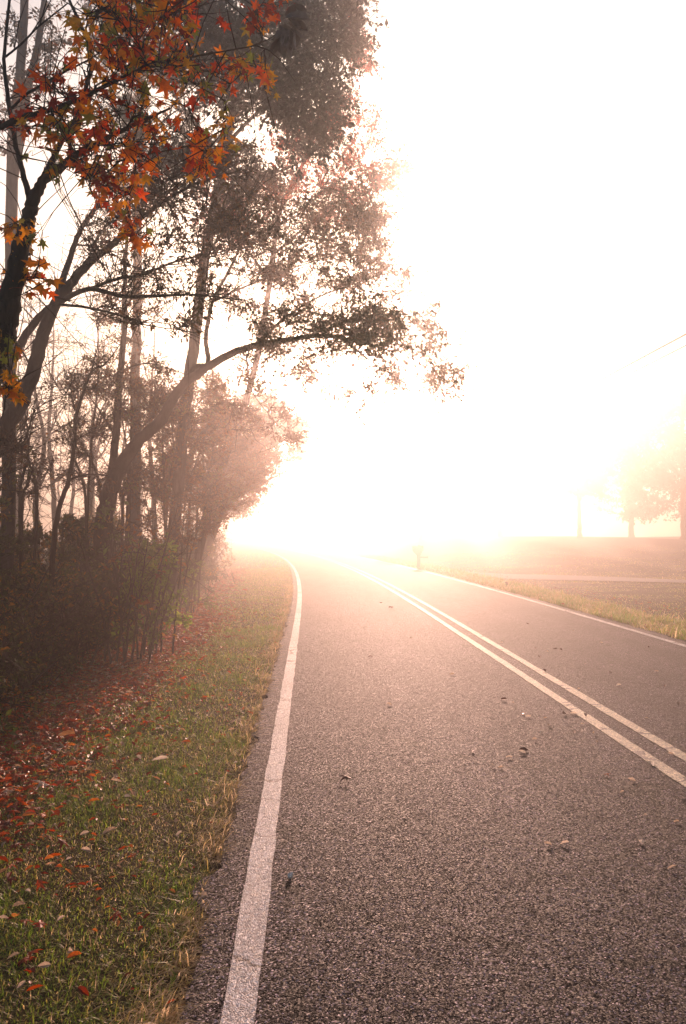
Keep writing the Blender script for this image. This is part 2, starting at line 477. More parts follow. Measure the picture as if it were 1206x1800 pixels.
M_STONE = plain_mat("pale_stone", (.72, .64, .56), .7, .3, noise=50, amt=.25)
M_WOOD = plain_mat("weathered_post_wood", (.16, .11, .075), .85, .2, noise=25, amt=.4)
M_BOX = plain_mat("dark_mailbox_metal", (.06, .055, .05), .45, .5, noise=20, amt=.3)
M_FLAG = plain_mat("red_flag_metal", (.35, .04, .03), .5, .5)
M_WIRE = plain_mat("wire_rubber", (.03, .03, .03), .6, .4)

# ------------------------------------------------------------------ setting: ground, road, markings, driveway
def axis(pts):
    return np.unique(np.concatenate(pts))


ys = axis([np.arange(-20, 3, 1.0), np.arange(3, 30, .5), np.arange(30, 70, 1.0), np.arange(70, 186, 5.0)])
os_ = axis([np.array([-180, -140, -100, -70, -50, -38, -30, -25, -21, -18, -15, -13, -11, -9.5]), np.arange(-9, -2.4, .5), np.arange(-2.5, 0, .25),
            np.array([-.22, -.14, .5, 2, 4, 5.5, 6.0, 6.12]), np.arange(6.3, 9, .3), np.arange(9, 30, 1.0), np.array([32, 36, 42, 50, 60, 75, 95, 120, 150, 185.])])
YY, OO = np.meshgrid(ys, os_, indexing='ij')
XX = OO + xl(YY)
ZZ = terrain(XX, YY)
ZZ = ZZ + np.where((OO < -3.4) | (OO > 9), rng.normal(size=ZZ.shape) * .015, 0)
V = np.stack([XX, YY, ZZ], -1).reshape(-1, 3)
ny, nx = YY.shape
idx = np.arange(ny * nx).reshape(ny, nx)
Q = np.stack([idx[:-1, :-1], idx[:-1, 1:], idx[1:, 1:], idx[1:, :-1]], -1).reshape(-1)
ground = link("ground", mesh_np("ground", V, Q, np.full(len(Q) // 4, 4), smooth=True), M_GROUND)
tag(ground, kind='structure')


def strip(name, mat, off_a, off_b, y0, y1, z, step=.5, jit_a=0, jit_b=0, seed=1):
    rs = np.random.RandomState(seed)
    y = np.arange(y0, y1 + step, step)

    def wob(j):
        if not j: return np.zeros(len(y))
        n = rs.normal(size=len(y))
        return j * np.convolve(n, [.25, .5, .25], 'same')
    a = np.stack([xl(y) + off_a + wob(jit_a), y, np.full(len(y), z)], -1)
    b = np.stack([xl(y) + off_b + wob(jit_b), y, np.full(len(y), z)], -1)
    a2 = a - np.array([0, 0, .08]); b2 = b - np.array([0, 0, .08])
    Vv = np.concatenate([a, b, a2, b2]); n = len(y); i = np.arange(n - 1)
    q = np.concatenate([np.stack([i, i + n, i + n + 1, i + 1], -1)] +
                       ([np.stack([i + 2 * n, i, i + 1, i + 1 + 2 * n], -1), np.stack([i + n, i + 3 * n, i + 3 * n + 1, i + n + 1], -1)] if jit_a else []))
    return tag(link(name, mesh_np(name, Vv, q.reshape(-1), np.full(len(q), 4)), mat), kind='structure')


strip("road", M_ASPHALT, -.21, 6.12, -20, 180, 0.0, step=.07, jit_a=.04, jit_b=.05)
strip("road_marking", M_WHITE, -.06, .06, -20, 175, .004, step=.1, jit_a=.004, jit_b=.004, seed=2)
strip("road_marking", M_WHITE, 5.79, 5.90, -20, 175, .004, step=.1, jit_a=.004, jit_b=.004, seed=3)
strip("road_marking", M_YELLOW, 2.70, 2.805, -20, 175, .004, step=.1, jit_a=.004, jit_b=.004, seed=4)
strip("road_marking", M_YELLOW, 2.98, 3.085, -20, 175, .004, step=.1, jit_a=.004, jit_b=.004, seed=5)

# driveway leaving the road to the right
t = np.linspace(0, 1, 60)
dx = xl(32.5) + 6.12 + t * 45
dyc = 33.0 - 5.2 * sst(0, .25, t) + 0 * t
half = 1.5 + 2.2 * (1 - sst(0, .08, t))
rows = []
for s in np.linspace(-1, 1, 7):
    yy = dyc + s * half
    rows.append(np.stack([dx, yy, terrain(dx, yy) + .035], -1))
V = np.concatenate(rows); n = 60; i = np.arange(n - 1)
q = np.concatenate([np.stack([i + k * n, i + k * n + 1, i + (k + 1) * n + 1, i + (k + 1) * n], -1) for k in range(6)])
tag(link("driveway", mesh_np("driveway", V, q.reshape(-1), np.full(len(q), 4), smooth=True), M_DRIVE), kind='structure')

# ------------------------------------------------------------------ grass and leaf litter (stuff)
def scatter_blades(n, ya, yb, oa, ob, h, straw, wid, rs, lean=.5, ypow=1.0, patch=1.0):
    y = ya + (yb - ya) * rs.uniform(size=n) ** ypow
    o = rs.uniform(oa, ob, n)
    x = xl(y) + o
    # uneven sward
    pn = np.sin(x * 2.1 + 1.3 * np.sin(y * 1.7)) * np.sin(y * 1.9 + 1.1 * np.sin(x * 2.7)) + .5 * np.sin(x * 7 + y * 5.3)
    keep = rs.uniform(size=n) < np.clip(.8 + patch * .3 * pn, .5, 1)
    x, y, o, pn = x[keep], y[keep], o[keep], pn[keep]; n = len(x)
    z = terrain(x, y) - .004
    P = np.stack([x, y, z], -1)
    a = rs.uniform(0, 2 * math.pi, n)
    le = np.abs(rs.normal(0, lean, n))
    D = np.stack([np.cos(a) * le, np.sin(a) * le, np.ones(n)], -1)
    Nn = np.stack([np.cos(a), np.sin(a), np.zeros(n)], -1)
    L = h * np.exp(rs.normal(0, .35, n)) * (1 + .25 * pn)
    tint = np.clip(rs.beta(1.4, 2.2, n) * .9 + straw - .12 * pn + rs.normal(0, .08, n), 0, 1)
    return P, D, Nn, L, tint, np.full(n, wid) * rs.uniform(.6, 1.3, n)


rs = np.random.RandomState(5)
gr = Leaves(BLADE)
gr.add(*scatter_blades(260000, 2.0, 6.5, -2.6, -.25, .026, .15, .0038, rs, lean=2.0, patch=.6))
gr.add(*scatter_blades(170000, 6.0, 14, -3.0, -.24, .030, .18, .006, rs, lean=1.8, patch=.6))
gr.add(*scatter_blades(90000, 13, 40, -3.6, -.22, .045, .2, .011, rs, lean=1.2, patch=.6))
gr.add(*scatter_blades(9000, 38, 90, -4.5, -.22, .07, .2, .03, rs))
# long straw bleached along the asphalt edge, falling over it
n = 26000
y = 2.0 + 24 * rs.uniform(size=n) ** 1.6
cl = np.sin(y * 3.1) + np.sin(y * 7.7 + 1) + .7 * np.sin(y * 17.3)
k = rs.uniform(size=n) < np.clip(.5 + .28 * cl, .08, 1)
y = y[k]; n = len(y)
o = -.215 - np.abs(rs.normal(0, .10, n))
x = xl(y) + o
P = np.stack([x, y, terrain(x, y) - .004], -1)
a = rs.normal(-.5, 1.1, n)
le = np.abs(rs.normal(1.3, .6, n))
D = np.stack([np.cos(a) * le, np.sin(a) * le, np.ones(n)], -1)
gr.add(P, D, np.stack([np.cos(a), np.sin(a), np.full(n, -.6)], -1), .085 * np.exp(rs.normal(0, .35, n)), np.clip(rs.normal(.85, .12, n), 0, 1), rs.uniform(.0025, .005, n) * (1 + y / 12))
tag(link("verge_grass", gr.mesh("verge_grass"), M_GRASS), kind='stuff')

gr = Leaves(BLADE)
gr.add(*scatter_blades(42000, 7.0, 24, 6.14, 7.5, .10, .28, .013, rs, lean=.55))
gr.add(*scatter_blades(30000, 22, 60, 6.14, 7.6, .11, .28, .028, rs, lean=.5))
gr.add(*scatter_blades(70000, 10, 34, 7.0, 18, .035, .3, .016, rs, lean=1.6))
gr.add(*scatter_blades(45000, 28, 60, 7.5, 34, .04, .3, .04, rs, lean=1.6))
tag(link("field_grass", gr.mesh("field_grass"), M_GRASS), kind='stuff')


def lay_leaves(Lv, n, ya, yb, of, size, rs, ypow=1.0, lift=.02, tint=None):
    y = ya + (yb - ya) * rs.uniform(size=n) ** ypow
    o = of(n, y)
    x = xl(y) + o
    P = np.stack([x, y, terrain(x, y) + rs.uniform(.002, lift, n)], -1)
    a = rs.uniform(0, 2 * math.pi, n)
    D = np.stack([np.cos(a), np.sin(a), rs.normal(0, .28, n)], -1)
    Nn = np.stack([rs.normal(0, .38, n), rs.normal(0, .38, n), np.ones(n)], -1)
    Lv.add(P, D, Nn, size * np.exp(rs.normal(0, .3, n)), rs.uniform(0, 1, n) ** 1.1 if tint is None else tint(n))


lit = Leaves(STAR_DRY)
lay_leaves(lit, 7500, 3, 16, lambda n, y: -1.95 - .022 * y + rs.normal(0, .42, n) - .35 * rs.uniform(size=n), .07, rs, lift=.06)
lay_leaves(lit, 5000, 12, 40, lambda n, y: -2.2 - .025 * y + rs.normal(0, .42, n), .09, rs, lift=.06)
lay_leaves(lit, 4500, 3, 22, lambda n, y: -2.9 - np.abs(rs.normal(0, 1.6, n)), .08, rs, lift=.05)
lit2 = Leaves(CURL)
lay_leaves(lit2, 5200, 3, 18, lambda n, y: -1.9 - .022 * y + rs.normal(0, .5, n), .05, rs, lift=.06)
lay_leaves(lit2, 1700, 2.2, 20, lambda n, y: -.25 - 2.2 * rs.uniform(size=n) ** .8, .034, rs, lift=.05)
lay_leaves(lit2, 1800, 10, 45, lambda n, y: 6.2 + 3.0 * rs.uniform(size=n) ** 1.5, .05, rs, lift=.06)
me1 = lit.mesh("fallen_leaves"); me2 = lit2.mesh("fallen_leaves")
tag(link("fallen_leaves", me1, M_LITTER), kind='stuff')
tag(link("fallen_leaves", me2, M_LITTER), kind='stuff')

# ------------------------------------------------------------------ trees
def build_tree(name, label, cat, limbs, clumps, bark, leaf, template=OAK, nt=14, nl=13, size=.065, group=None, seed=0,
               sides=9, twig_r=.0035, bare=0, droop=.15, tint=(0, 1), jit=.10, wide=1.0, br_r=1.0, twig_mat=None):
    """Limbs: rows (x, y, z, r). Clumps: (centre, radius, half height). Gives name > trunk, branches, crown."""
    rs = np.random.RandomState(seed)
    base = np.array(limbs[0][0][:3], float)
    base[2] = float(terrain(base[0], base[1]))
    T0, TB = Tubes(), Tubes()
    sk = []                                     # points that branches may start from: x y z r, tangent
    for i, lb in enumerate(limbs):
        p = smooth_path(lb, 6, jit, rs)
        if i == 0:                              # root flare
            hgt = p[:, 2] - p[0, 2]
            p[:, 3] *= 1 + .45 * np.exp(-hgt / .25)
        (T0 if i == 0 else TB).add(p[:, :3], p[:, 3], sides if i == 0 else max(5, sides - 2))
        tg = np.gradient(p[:, :3], axis=0); tg = unit(tg)
        s0 = int(len(p) * .25) if i == 0 else 1
        sk.append(np.hstack([p, tg])[s0:])
    sk = np.vstack(sk)
    lv = Leaves(template, wide)
    if clumps:
        C = np.array([c[0] for c in clumps])
        d0 = np.array([np.min(np.linalg.norm(sk[:, :3] - c, axis=1)) for c in C])
        for ci in np.argsort(d0):
            c, cr, ch = clumps[ci]
            d = np.linalg.norm(sk[:, :3] - c, axis=1)
            # branches run outward and up from where they leave the limb
            cost = d * (1 + .35 * (sk[:, 2] > c[2])) + .15 * (sk[:, 3] < .012)
            k = int(np.argmin(cost)); a = sk[k, :3]; dist = d[k]
            if dist > .05:
                ctrl = a + (sk[k, 4:7] * .35 + np.array([0, 0, .18])) * dist + rs.normal(size=3) * .10 * dist
                tt = np.linspace(0, 1, 9)[:, None]
                pb = (1 - tt) ** 2 * a + 2 * tt * (1 - tt) * ctrl + tt ** 2 * c
                pb[1:-1] += rs.normal(size=(7, 3)) * .022 * dist
                r0 = min(sk[k, 3] * .75, (.006 + .011 * dist) * br_r)
                rb = np.linspace(r0, max(.0035, r0 * .35), 9)
                TB.add(pb, rb, 5)
                tg = unit(np.gradient(pb, axis=0))
                sk = np.vstack([sk, np.hstack([pb, rb[:, None], tg])[2:]])
            else:
                pb = np.repeat(a[None], 9, 0)
            n = max(3, int(nt * rs.uniform(.7, 1.3)))
            st = pb[rs.randint(3, 9, n)]
            u = unit(rs.normal(size=(n, 3))) * (rs.uniform(.35, 1, n) ** .6)[:, None]
            en = c + u * np.array([cr, cr, ch])
            mid = (st + en) / 2 + rs.normal(size=(n, 3)) * .12 * cr + np.array([0, 0, .10 * cr])
            for j in range(n):
                TB.add(np.array([st[j], (st[j] + mid[j]) / 2 + rs.normal(size=3) * .02, mid[j], en[j]]), np.array([1.5, 1.2, .9, .4]) * twig_r, 3)
            m = int(nl + rs.uniform(0, .999))
            if m:
                f = rs.uniform(.25, 1.02, (n, m))[:, :, None]
                pos = np.where(f < .5, st[:, None] + (mid - st)[:, None] * f * 2, mid[:, None] + (en - mid)[:, None] * (f * 2 - 1)).reshape(-1, 3)
                tw = np.repeat(unit(en - st), m, 0)
                dr = tw * .5 + rs.normal(size=(n * m, 3)) * .65 - np.array([0, 0, droop])
                nn = rs.normal(size=(n * m, 3)) * .6 + np.array([0, 0, .6])
                # leaves of one spray share a colour drift
                ct = rs.uniform(tint[0], tint[1])
                ti = np.clip(ct + rs.normal(0, .22 * (tint[1] - tint[0]), n * m), 0, 1)
                lv.add(pos + rs.normal(size=pos.shape) * .012, dr, nn, size * np.exp(rs.normal(0, .25, n * m)), ti)
    for _ in range(bare):                       # bare twigs
        k = rs.randint(len(sk)); a = sk[k, :3]
        dirv = unit(sk[k, 4:7] * .6 + rs.normal(size=3) * .7 + np.array([0, 0, .35]))
        ln = rs.uniform(.25, .9)
        q = [a]
        for s in range(4):
            dirv = unit(dirv + rs.normal(size=3) * .22); q.append(q[-1] + dirv * ln / 4)
        TB.add(np.array(q), np.array([1.6, 1.3, 1.0, .7, .4]) * twig_r * 1.2, 3)
    root = thing(name, base, label, cat, group)
    link("trunk", T0.mesh("trunk", base), bark, root)
    if TB.b: link("branches", TB.mesh("branches", base), twig_mat or bark, root)
    if lv.P: link("crown", lv.mesh("crown", base), leaf, root)
    return root


def LB(*rows, k=.64):
    return [tuple(W(a, b, d)) + (r * k,) for a, b, d, r in rows]


TR = np.random.RandomState(77)
# -- leaning oak whose bough reaches over the road
cl = fill([(400, 330), (560, 330), (660, 380), (690, 470), (600, 560), (480, 605), (400, 540)], (11.2, 14.6), 120, (.28, .5), TR)
cl += fill([(450, 570), (560, 540), (700, 540), (710, 620), (560, 625), (470, 640)], (11.2, 12.8), 42, (.22, .38), TR)
cl += fill([(590, 545), (680, 545), (690, 625), (620, 640)], (11.4, 12.4), 26, (.2, .32), TR)
cl += fill([(690, 560), (770, 560), (805, 640), (820, 735), (740, 690), (650, 640)], (11, 12.4), 26, (.16, .30), TR)
cl += fill([(640, 470), (730, 480), (785, 560), (760, 580), (660, 540)], (11.5, 13), 10, (.15, .26), TR)
cl += fill([(430, 620), (590, 630), (560, 670), (500, 690), (420, 700)], (11.8, 13), 18, (.18, .32), TR)
cl += fill([(590, 660), (660, 690), (720, 660), (650, 745), (590, 710)], (11.4, 12.4), 9, (.14, .24), TR)
cl += fill([(400, 700), (520, 720), (540, 780), (440, 760)], (12, 13.2), 16, (.16, .3), TR)
cl += fill([(480, 320), (690, 280), (695, 470), (560, 560), (430, 560)], (12.4, 15.5), 42, (.2, .4), TR)
cl += fill([(430, 330), (660, 330), (700, 470), (790, 540), (815, 650), (820, 735), (740, 690), (640, 640), (560, 625), (450, 620)], (11.4, 13.4), 95, (.18, .36), TR)
build_tree("leaning_oak", "leaning oak with one long curved bough arching out over the road", "tree", [
    LB((172, 1120, 13, .27), (178, 1000, 13, .25), (186, 900, 13, .225), (206, 832, 13, .20), (240, 780, 13, .165), (284, 737, 13, .145), (309, 692, 13, .13),
       (345, 658, 13, .12), (400, 625, 12.8, .10), (450, 607, 12.6, .088), (510, 597, 12.4, .07), (560, 590, 12.2, .055), (620, 598, 12, .038), (690, 618, 11.8, .02)),
    LB((318, 678, 13, .07), (345, 645, 13, .075), (366, 640, 13, .07), (362, 592, 13.1, .06), (374, 530, 13.2, .05), (400, 480, 13.3, .04), (432, 420, 13.4, .028), (475, 365, 13.5, .014)),
    LB((450, 607, 12.6, .045), (500, 560, 12.5, .035), (560, 522, 12.4, .026), (620, 500, 12.3, .018), (700, 474, 12.2, .008)),
    LB((540, 592, 12.3, .032), (600, 570, 12.1, .024), (660, 560, 12, .016), (740, 548, 11.8, .008)),
    LB((600, 596, 12.05, .022), (660, 640, 11.8, .016), (740, 690, 11.6, .01), (815, 730, 11.4, .005)),
    LB((440, 612, 12.6, .016), (424, 660, 12.5, .012), (408, 720, 12.4, .009), (400, 762, 12.4, .005)),
    LB((432, 615, 12.6, .016), (440, 680, 12.5, .012), (470, 725, 12.4, .009), (515, 775, 12.3, .005)),
    LB((374, 530, 13.2, .035), (440, 500, 13, .026), (520, 470, 12.8, .016), (610, 440, 12.6, .008)),
], [(c, r * 1.5, h * 1.4) for c, r, h in cl], M_BARK, M_OAK, OAK, nt=13, nl=6, size=.054, seed=1, bare=1000)

# -- slender upright tree at its foot
cl = fill([(150, 560), (290, 560), (300, 700), (250, 760), (160, 760)], (12.5, 14.5), 22, (.16, .3), TR)
cl += fill([(170, 330), (300, 330), (300, 560), (180, 560)], (12.5, 15), 30, (.2, .36), TR)
build_tree("slender_tree", "slender upright tree rising from beside the foot of the leaning oak", "tree", [
    LB((185, 1108, 13.6, .15), (190, 960, 13.6, .125), (196, 850, 13.6, .115), (204, 760, 13.6, .105), (212, 650, 13.6, .09), (219, 570, 13.6, .075), (219, 480, 13.6, .055), (225, 400, 13.6, .04), (235, 290, 13.6, .02)),
    LB((213, 655, 13.6, .03), (240, 642, 13.4, .025), (270, 640, 13.2, .02), (320, 655, 13, .01)),
    LB((204, 770, 13.6, .025), (180, 730, 13.5, .02), (160, 700, 13.4, .012), (130, 660, 13.3, .006)),
], [(c, r * 1.3, h * 1.3) for c, r, h in cl], M_BARK, M_RUST, OVAL, nt=12, nl=8, size=.05, seed=2, bare=260)

# -- bare forked sapling
build_tree("bare_sapling", "thin dark sapling with a low fork and almost no leaves, above the thicket", "tree", [
    LB((85, 1120, 11, .065), (94, 960, 11, .06), (104, 895, 11, .055), (120, 845, 11, .05), (131, 775, 11, .042), (134, 730, 11, .038), (160, 655, 11, .03), (185, 640, 11, .02), (215, 600, 11, .008)),
    LB((120, 845, 11, .03), (138, 838, 11, .03), (158, 834, 10.9, .025), (190, 836, 10.8, .014)),
    LB((132, 722, 11, .02), (124, 695, 11, .016), (108, 690, 11, .01), (80, 640, 11, .005)),
    LB((160, 655, 11, .018), (172, 600, 11, .012), (166, 540, 11, .006)),
    LB((131, 775, 11, .014), (165, 760, 10.9, .01), (200, 785, 10.8, .005)),
], fill([(60, 640), (200, 560), (210, 700), (110, 800)], (10.5, 11.5), 9, (.15, .25), TR), M_BARK, M_RUST, OVAL, nt=6, nl=3, size=.05, seed=3, bare=170, twig_r=.003)

# -- second leaning tree, behind the orange sweetgum
cl = fill([(130, 330), (420, 250), (480, 420), (330, 470), (140, 470)], (8.2, 10.4), 55, (.22, .4), TR)
cl += fill([(190, 470), (430, 480), (360, 600), (200, 570)], (8.4, 9.8), 16, (.15, .3), TR)
cl += fill([(-30, 740), (60, 760), (40, 860), (-40, 860)], (8, 9), 6, (.15, .25), TR)
build_tree("spreading_tree", "brown spreading tree with several crooked limbs slanting up behind the orange leaves", "tree", [
    LB((-120, 1190, 9, .24), (-70, 960, 9, .20), (-20, 800, 9, .17), (25, 728, 9, .15), (58, 650, 9, .13), (80, 575, 9, .115), (98, 535, 9, .10), (128, 494, 9, .085), (165, 455, 9, .07), (211, 419, 9, .055), (262, 372, 9, .04), (340, 325, 9, .025), (420, 300, 9, .012)),
    LB((98, 533, 9, .05), (157, 508, 8.9, .045), (215, 521, 8.8, .035), (275, 520, 8.7, .03), (340, 518, 8.6, .022), (430, 528, 8.5, .01)),
    LB((157, 508, 8.9, .035), (205, 490, 9, .032), (249, 483, 9.1, .028), (315, 458, 9.2, .02), (398, 441, 9.3, .012), (470, 430, 9.4, .006)),
    LB((100, 535, 9, .03), (150, 540, 8.9, .026), (207, 553, 8.8, .02), (250, 570, 8.7, .014), (330, 582, 8.6, .006)),
    LB((-60, 740, 9.4, .09), (0, 665, 9.4, .085), (54, 574, 9.3, .075), (98, 533, 9.1, .06)),
    LB((95, 535, 9.1, .075), (118, 470, 9.4, .06), (139, 409, 9.7, .05), (179, 350, 10, .04), (230, 270, 10.3, .028), (300, 200, 10.5, .014)),
    LB((58, 650, 9, .02), (20, 590, 8.8, .016), (-30, 560, 8.6, .01)),
    LB((-30, 860, 8.6, .03), (0, 800, 8.6, .026), (40, 780, 8.6, .018), (60, 720, 8.6, .01)),
], [(c, r * 1.3, h * 1.3) for c, r, h in cl], M_BARK, M_OAK, OAK, nt=12, nl=4.5, size=.055, seed=4, bare=900)

# -- sweetgum with orange star leaves, nearest the camera
cl = fill([(0, 170), (90, 140), (170, -10), (330, -10), (360, 100), (410, 90), (405, 180), (330, 195), (290, 160), (255, 310), (205, 360), (110, 310), (0, 300)], (3.7, 4.9), 62, (.12, .24), TR, .9)
cl += fill([(170, -40), (330, -40), (330, 110), (180, 140)], (3.8, 4.8), 26, (.14, .24), TR, .9)
cl += fill([(-20, 380), (60, 390), (110, 440), (60, 540), (-20, 560)], (4.2, 4.9), 7, (.1, .18), TR, .9)
cl += fill([(190, 330), (250, 330), (260, 420), (210, 420)], (4, 4.6), 5, (.08, .14), TR, .9)
cl += fill([(330, 240), (400, 240), (400, 330), (340, 330)], (4.2, 4.8), 5, (.08, .14), TR, .9)
cl += fill([(380, 90), (485, 100), (480, 160), (400, 180)], (4.2, 4.8), 5, (.07, .12), TR, .9)
cl += fill([(-20, 640), (20, 620), (30, 700), (-20, 700)], (4.0, 4.4), 4, (.08, .12), TR, .9)
cl += fill([(430, 0), (500, 0), (490, 50), (450, 60)], (4.3, 4.8), 4, (.07, .12), TR, .9)
build_tree("sweetgum_tree", "sweetgum with big orange and red star leaves hanging close above the verge", "tree", [
    LB((-180, 1440, 4.5, .15), (-110, 1000, 4.5, .13), (-45, 740, 4.5, .115), (0, 600, 4.5, .105), (16, 540, 4.5, .098), (33, 449, 4.5, .08), (50, 389, 4.5, .066), (58, 355, 4.5, .058), (75, 318, 4.5, .045), (103, 298, 4.5, .04), (132, 274, 4.5, .035), (172, 252, 4.5, .028), (230, 222, 4.5, .018), (300, 190, 4.5, .008)),
    LB((57, 358, 4.5, .03), (44, 320, 4.5, .028), (37, 290, 4.5, .024), (27, 250, 4.5, .022), (12, 160, 4.5, .02), (8, 90, 4.5, .016), (20, -30, 4.5, .012)),
    LB((-90, 262, 4.2, .028), (0, 224, 4.2, .024), (37, 206, 4.2, .022), (82, 196, 4.2, .02), (139, 174, 4.2, .019), (194, 147, 4.2, .017), (249, 122, 4.2, .014), (300, 107, 4.2, .011), (350, 98, 4.2, .008), (450, 80, 4.3, .005)),
    LB((60, 345, 4.6, .03), (90, 285, 4.8, .03), (118, 228, 4.9, .028), (140, 200, 4.9, .026), (152, 150, 4.9, .024), (162, 107, 4.9, .022), (145, 50, 4.9, .019), (122, 0, 4.9, .015), (100, -60, 4.9, .012)),
    LB((20, 190, 4.4, .012), (50, 164, 4.4, .012), (100, 134, 4.4, .010), (156, 105, 4.4, .007)),
    LB((10, 100, 4.5, .01), (40, 75, 4.5, .009), (70, 45, 4.5, .008), (120, 5, 4.5, .006)),
    LB((0, 258, 4.1, .006), (40, 275, 4.1, .006), (100, 290, 4.1, .005), (160, 320, 4.1, .003)),
], cl, M_BARK, M_STAR, STAR, nt=7, nl=2.0, size=.069, seed=5, bare=170, twig_r=.0022, droop=.55, br_r=.7)

# -- tall evergreen with the dark crown
cl = fill([(290, -20), (645, -40), (632, 60), (618, 150), (590, 250), (530, 280), (450, 200), (380, 210), (300, 130)], (10.5, 14), 165, (.35, .6), TR)
cl += fill([(150, -20), (340, -20), (360, 220), (300, 330), (180, 220)], (14.5, 17), 50, (.35, .6), TR)
cl += fill([(230, 240), (420, 250), (500, 300), (520, 330), (420, 380), (280, 330)], (13.5, 16), 34, (.3, .5), TR)
build_tree("evergreen_tree", "tall tree with a dense dark green crown filling the top of the wood edge", "tree", [
    LB((292, 1095, 15, .22), (308, 900, 15, .19), (326, 720, 15, .18), (342, 600, 15, .175), (352, 510, 15, .165), (366, 420, 15, .15), (384, 330, 15, .14), (402, 240, 15, .12), (420, 110, 15, .10), (440, -40, 15, .07)),
    LB((374, 390, 15, .06), (410, 345, 14.8, .055), (450, 318, 14.6, .045), (520, 290, 14.4, .02)),
    LB((400, 250, 15, .06), (470, 180, 14.5, .05), (540, 120, 14, .03), (610, 60, 13.6, .012)),
    LB((396, 280, 15, .05), (330, 200, 15.4, .04), (260, 100, 15.8, .025), (200, 20, 16, .012)),
    LB((412, 180, 15, .05), (480, 80, 14.4, .04), (560, -20, 14, .02)),
], [(c, r * 1.2, h * 1.2) for c, r, h in cl], M_BARK_GREY, M_EVER, OVAL, nt=20, nl=11, size=.065, seed=6, bare=200)

# -- red-leaved maple
cl = fill([(470, 240), (600, 170), (655, 190), (690, 260), (715, 300), (690, 345), (665, 410), (560, 410), (460, 360)], (15.5, 18.5), 95, (.28, .5), TR)
cl += fill([(600, 10), (655, 30), (650, 200), (610, 200)], (15, 17), 12, (.2, .32), TR)
cl += fill([(330, 260), (480, 290), (480, 420), (360, 420)], (16.5, 18.5), 26, (.28, .45), TR)
build_tree("red_maple", "maple with rosy red leaves thinning out into the bright fog", "tree", [
    LB((335, 1050, 20, .17), (372, 880, 19.8, .14), (440, 680, 19, .12), (474, 500, 18, .10), (490, 380, 17.5, .08), (530, 290, 17.2, .05), (570, 200, 17, .02)),
    LB((478, 450, 17.5, .05), (550, 390, 17.2, .035), (640, 340, 17, .018), (700, 300, 16.8, .007)),
    LB((474, 490, 17.5, .045), (420, 420, 17.8, .03), (370, 340, 18, .015)),
], [(c, r * 1.3, h * 1.3) for c, r, h in cl], M_BARK_GREY, M_RED, OVAL, nt=15, nl=7, size=.07, seed=7, bare=200)

# -- pale straight trunks deeper in the wood
PAIR = "pale straight trunks deep in the wood"
build_tree("pale_trunk_tree", "straight pale grey trunk standing between the slender tree and the curved bough", "tree", [
    LB((236, 1060, 18.5, .2), (238, 900, 18.5, .19), (239, 760, 18.5, .185), (240, 600, 18.5, .18), (242, 440, 18.5, .16), (244, 280, 18.5, .14), (248, 60, 18.5, .12), (250, 20, 18.5, .10))],
    fill([(150, 20), (330, 20), (330, 330), (180, 330)], (17.5, 19.5), 24, (.3, .5), TR), M_BARK_GREY, M_RUST, OVAL, nt=10, nl=8, size=.07, seed=8, bare=50)
build_tree("pale_trunk_tree", "pair of steep grey stems rising behind the sweetgum at the left border", "tree", [
    LB((10, 1120, 12.5, .2), (15, 800, 12.5, .17), (18, 500, 12.5, .16), (24, 250, 12.5, .14), (36, 120, 12.5, .12), (45, -20, 12.5, .1)),
    LB((22, 330, 12.5, .10), (48, 160, 12.5, .10), (66, 80, 12.5, .09), (82, -30, 12.5, .06))],
    fill([(-40, 0), (130, -20), (130, 220), (-40, 330)], (11.6, 13.6), 26, (.25, .4), TR), M_BARK_GREY, M_OAK, OAK, nt=10, nl=8, size=.065, seed=9, bare=120)

# -- roadside trees further on, dissolving in the fog
cl = fill([(280, 690), (420, 680), (470, 740), (470, 830), (400, 880), (290, 900)], (18.5, 21.5), 85, (.3, .55), TR)
build_tree("roadside_tree", "low bushy tree with brown leaves just beyond the leaning oak", "tree", [
    LB((300, 1040, 20, .22), (306, 920, 20, .18), (322, 840, 20, .14), (350, 770, 20, .09), (390, 720, 20, .04)),
    LB((306, 900, 20, .09), (345, 840, 19.8, .07), (400, 800, 19.6, .04), (450, 770, 19.4, .015))],
    cl, M_BARK, M_RUST, OVAL, nt=18, nl=12, size=.065, seed=10, bare=260)
cl = fill([(380, 700), (470, 690), (545, 725), (550, 775), (520, 800), (470, 850), (400, 880)], (24, 27.5), 95, (.4, .65), TR)
build_tree("roadside_tree", "hazy leaning trunk with foliage jutting toward the road above the fog glow", "tree", [
    LB((352, 1030, 26, .2), (368, 960, 26, .17), (396, 890, 26, .14), (430, 830, 26, .11), (470, 770, 26, .08), (520, 740, 26, .03)),
    LB((396, 890, 26, .08), (440, 860, 25.6, .08), (500, 830, 25.2, .02))],
    cl, M_BARK, M_RUST, OVAL, nt=18, nl=12, size=.085, seed=11, bare=160, twig_r=.005)
cl = fill([(330, 740), (450, 760), (480, 830), (440, 900), (340, 930)], (33, 38), 70, (.6, .95), TR)
build_tree("roadside_tree", "farthest roadside tree on the wooded side, almost lost in the glow", "tree", [
    LB((352, 1005, 36, .3), (360, 940, 36, .26), (376, 880, 36, .2), (400, 820, 36, .12), (420, 770, 36, .05))],
    cl, M_BARK, M_RUST, OVAL, nt=12, nl=9, size=.16, seed=12, bare=60, twig_r=.007)

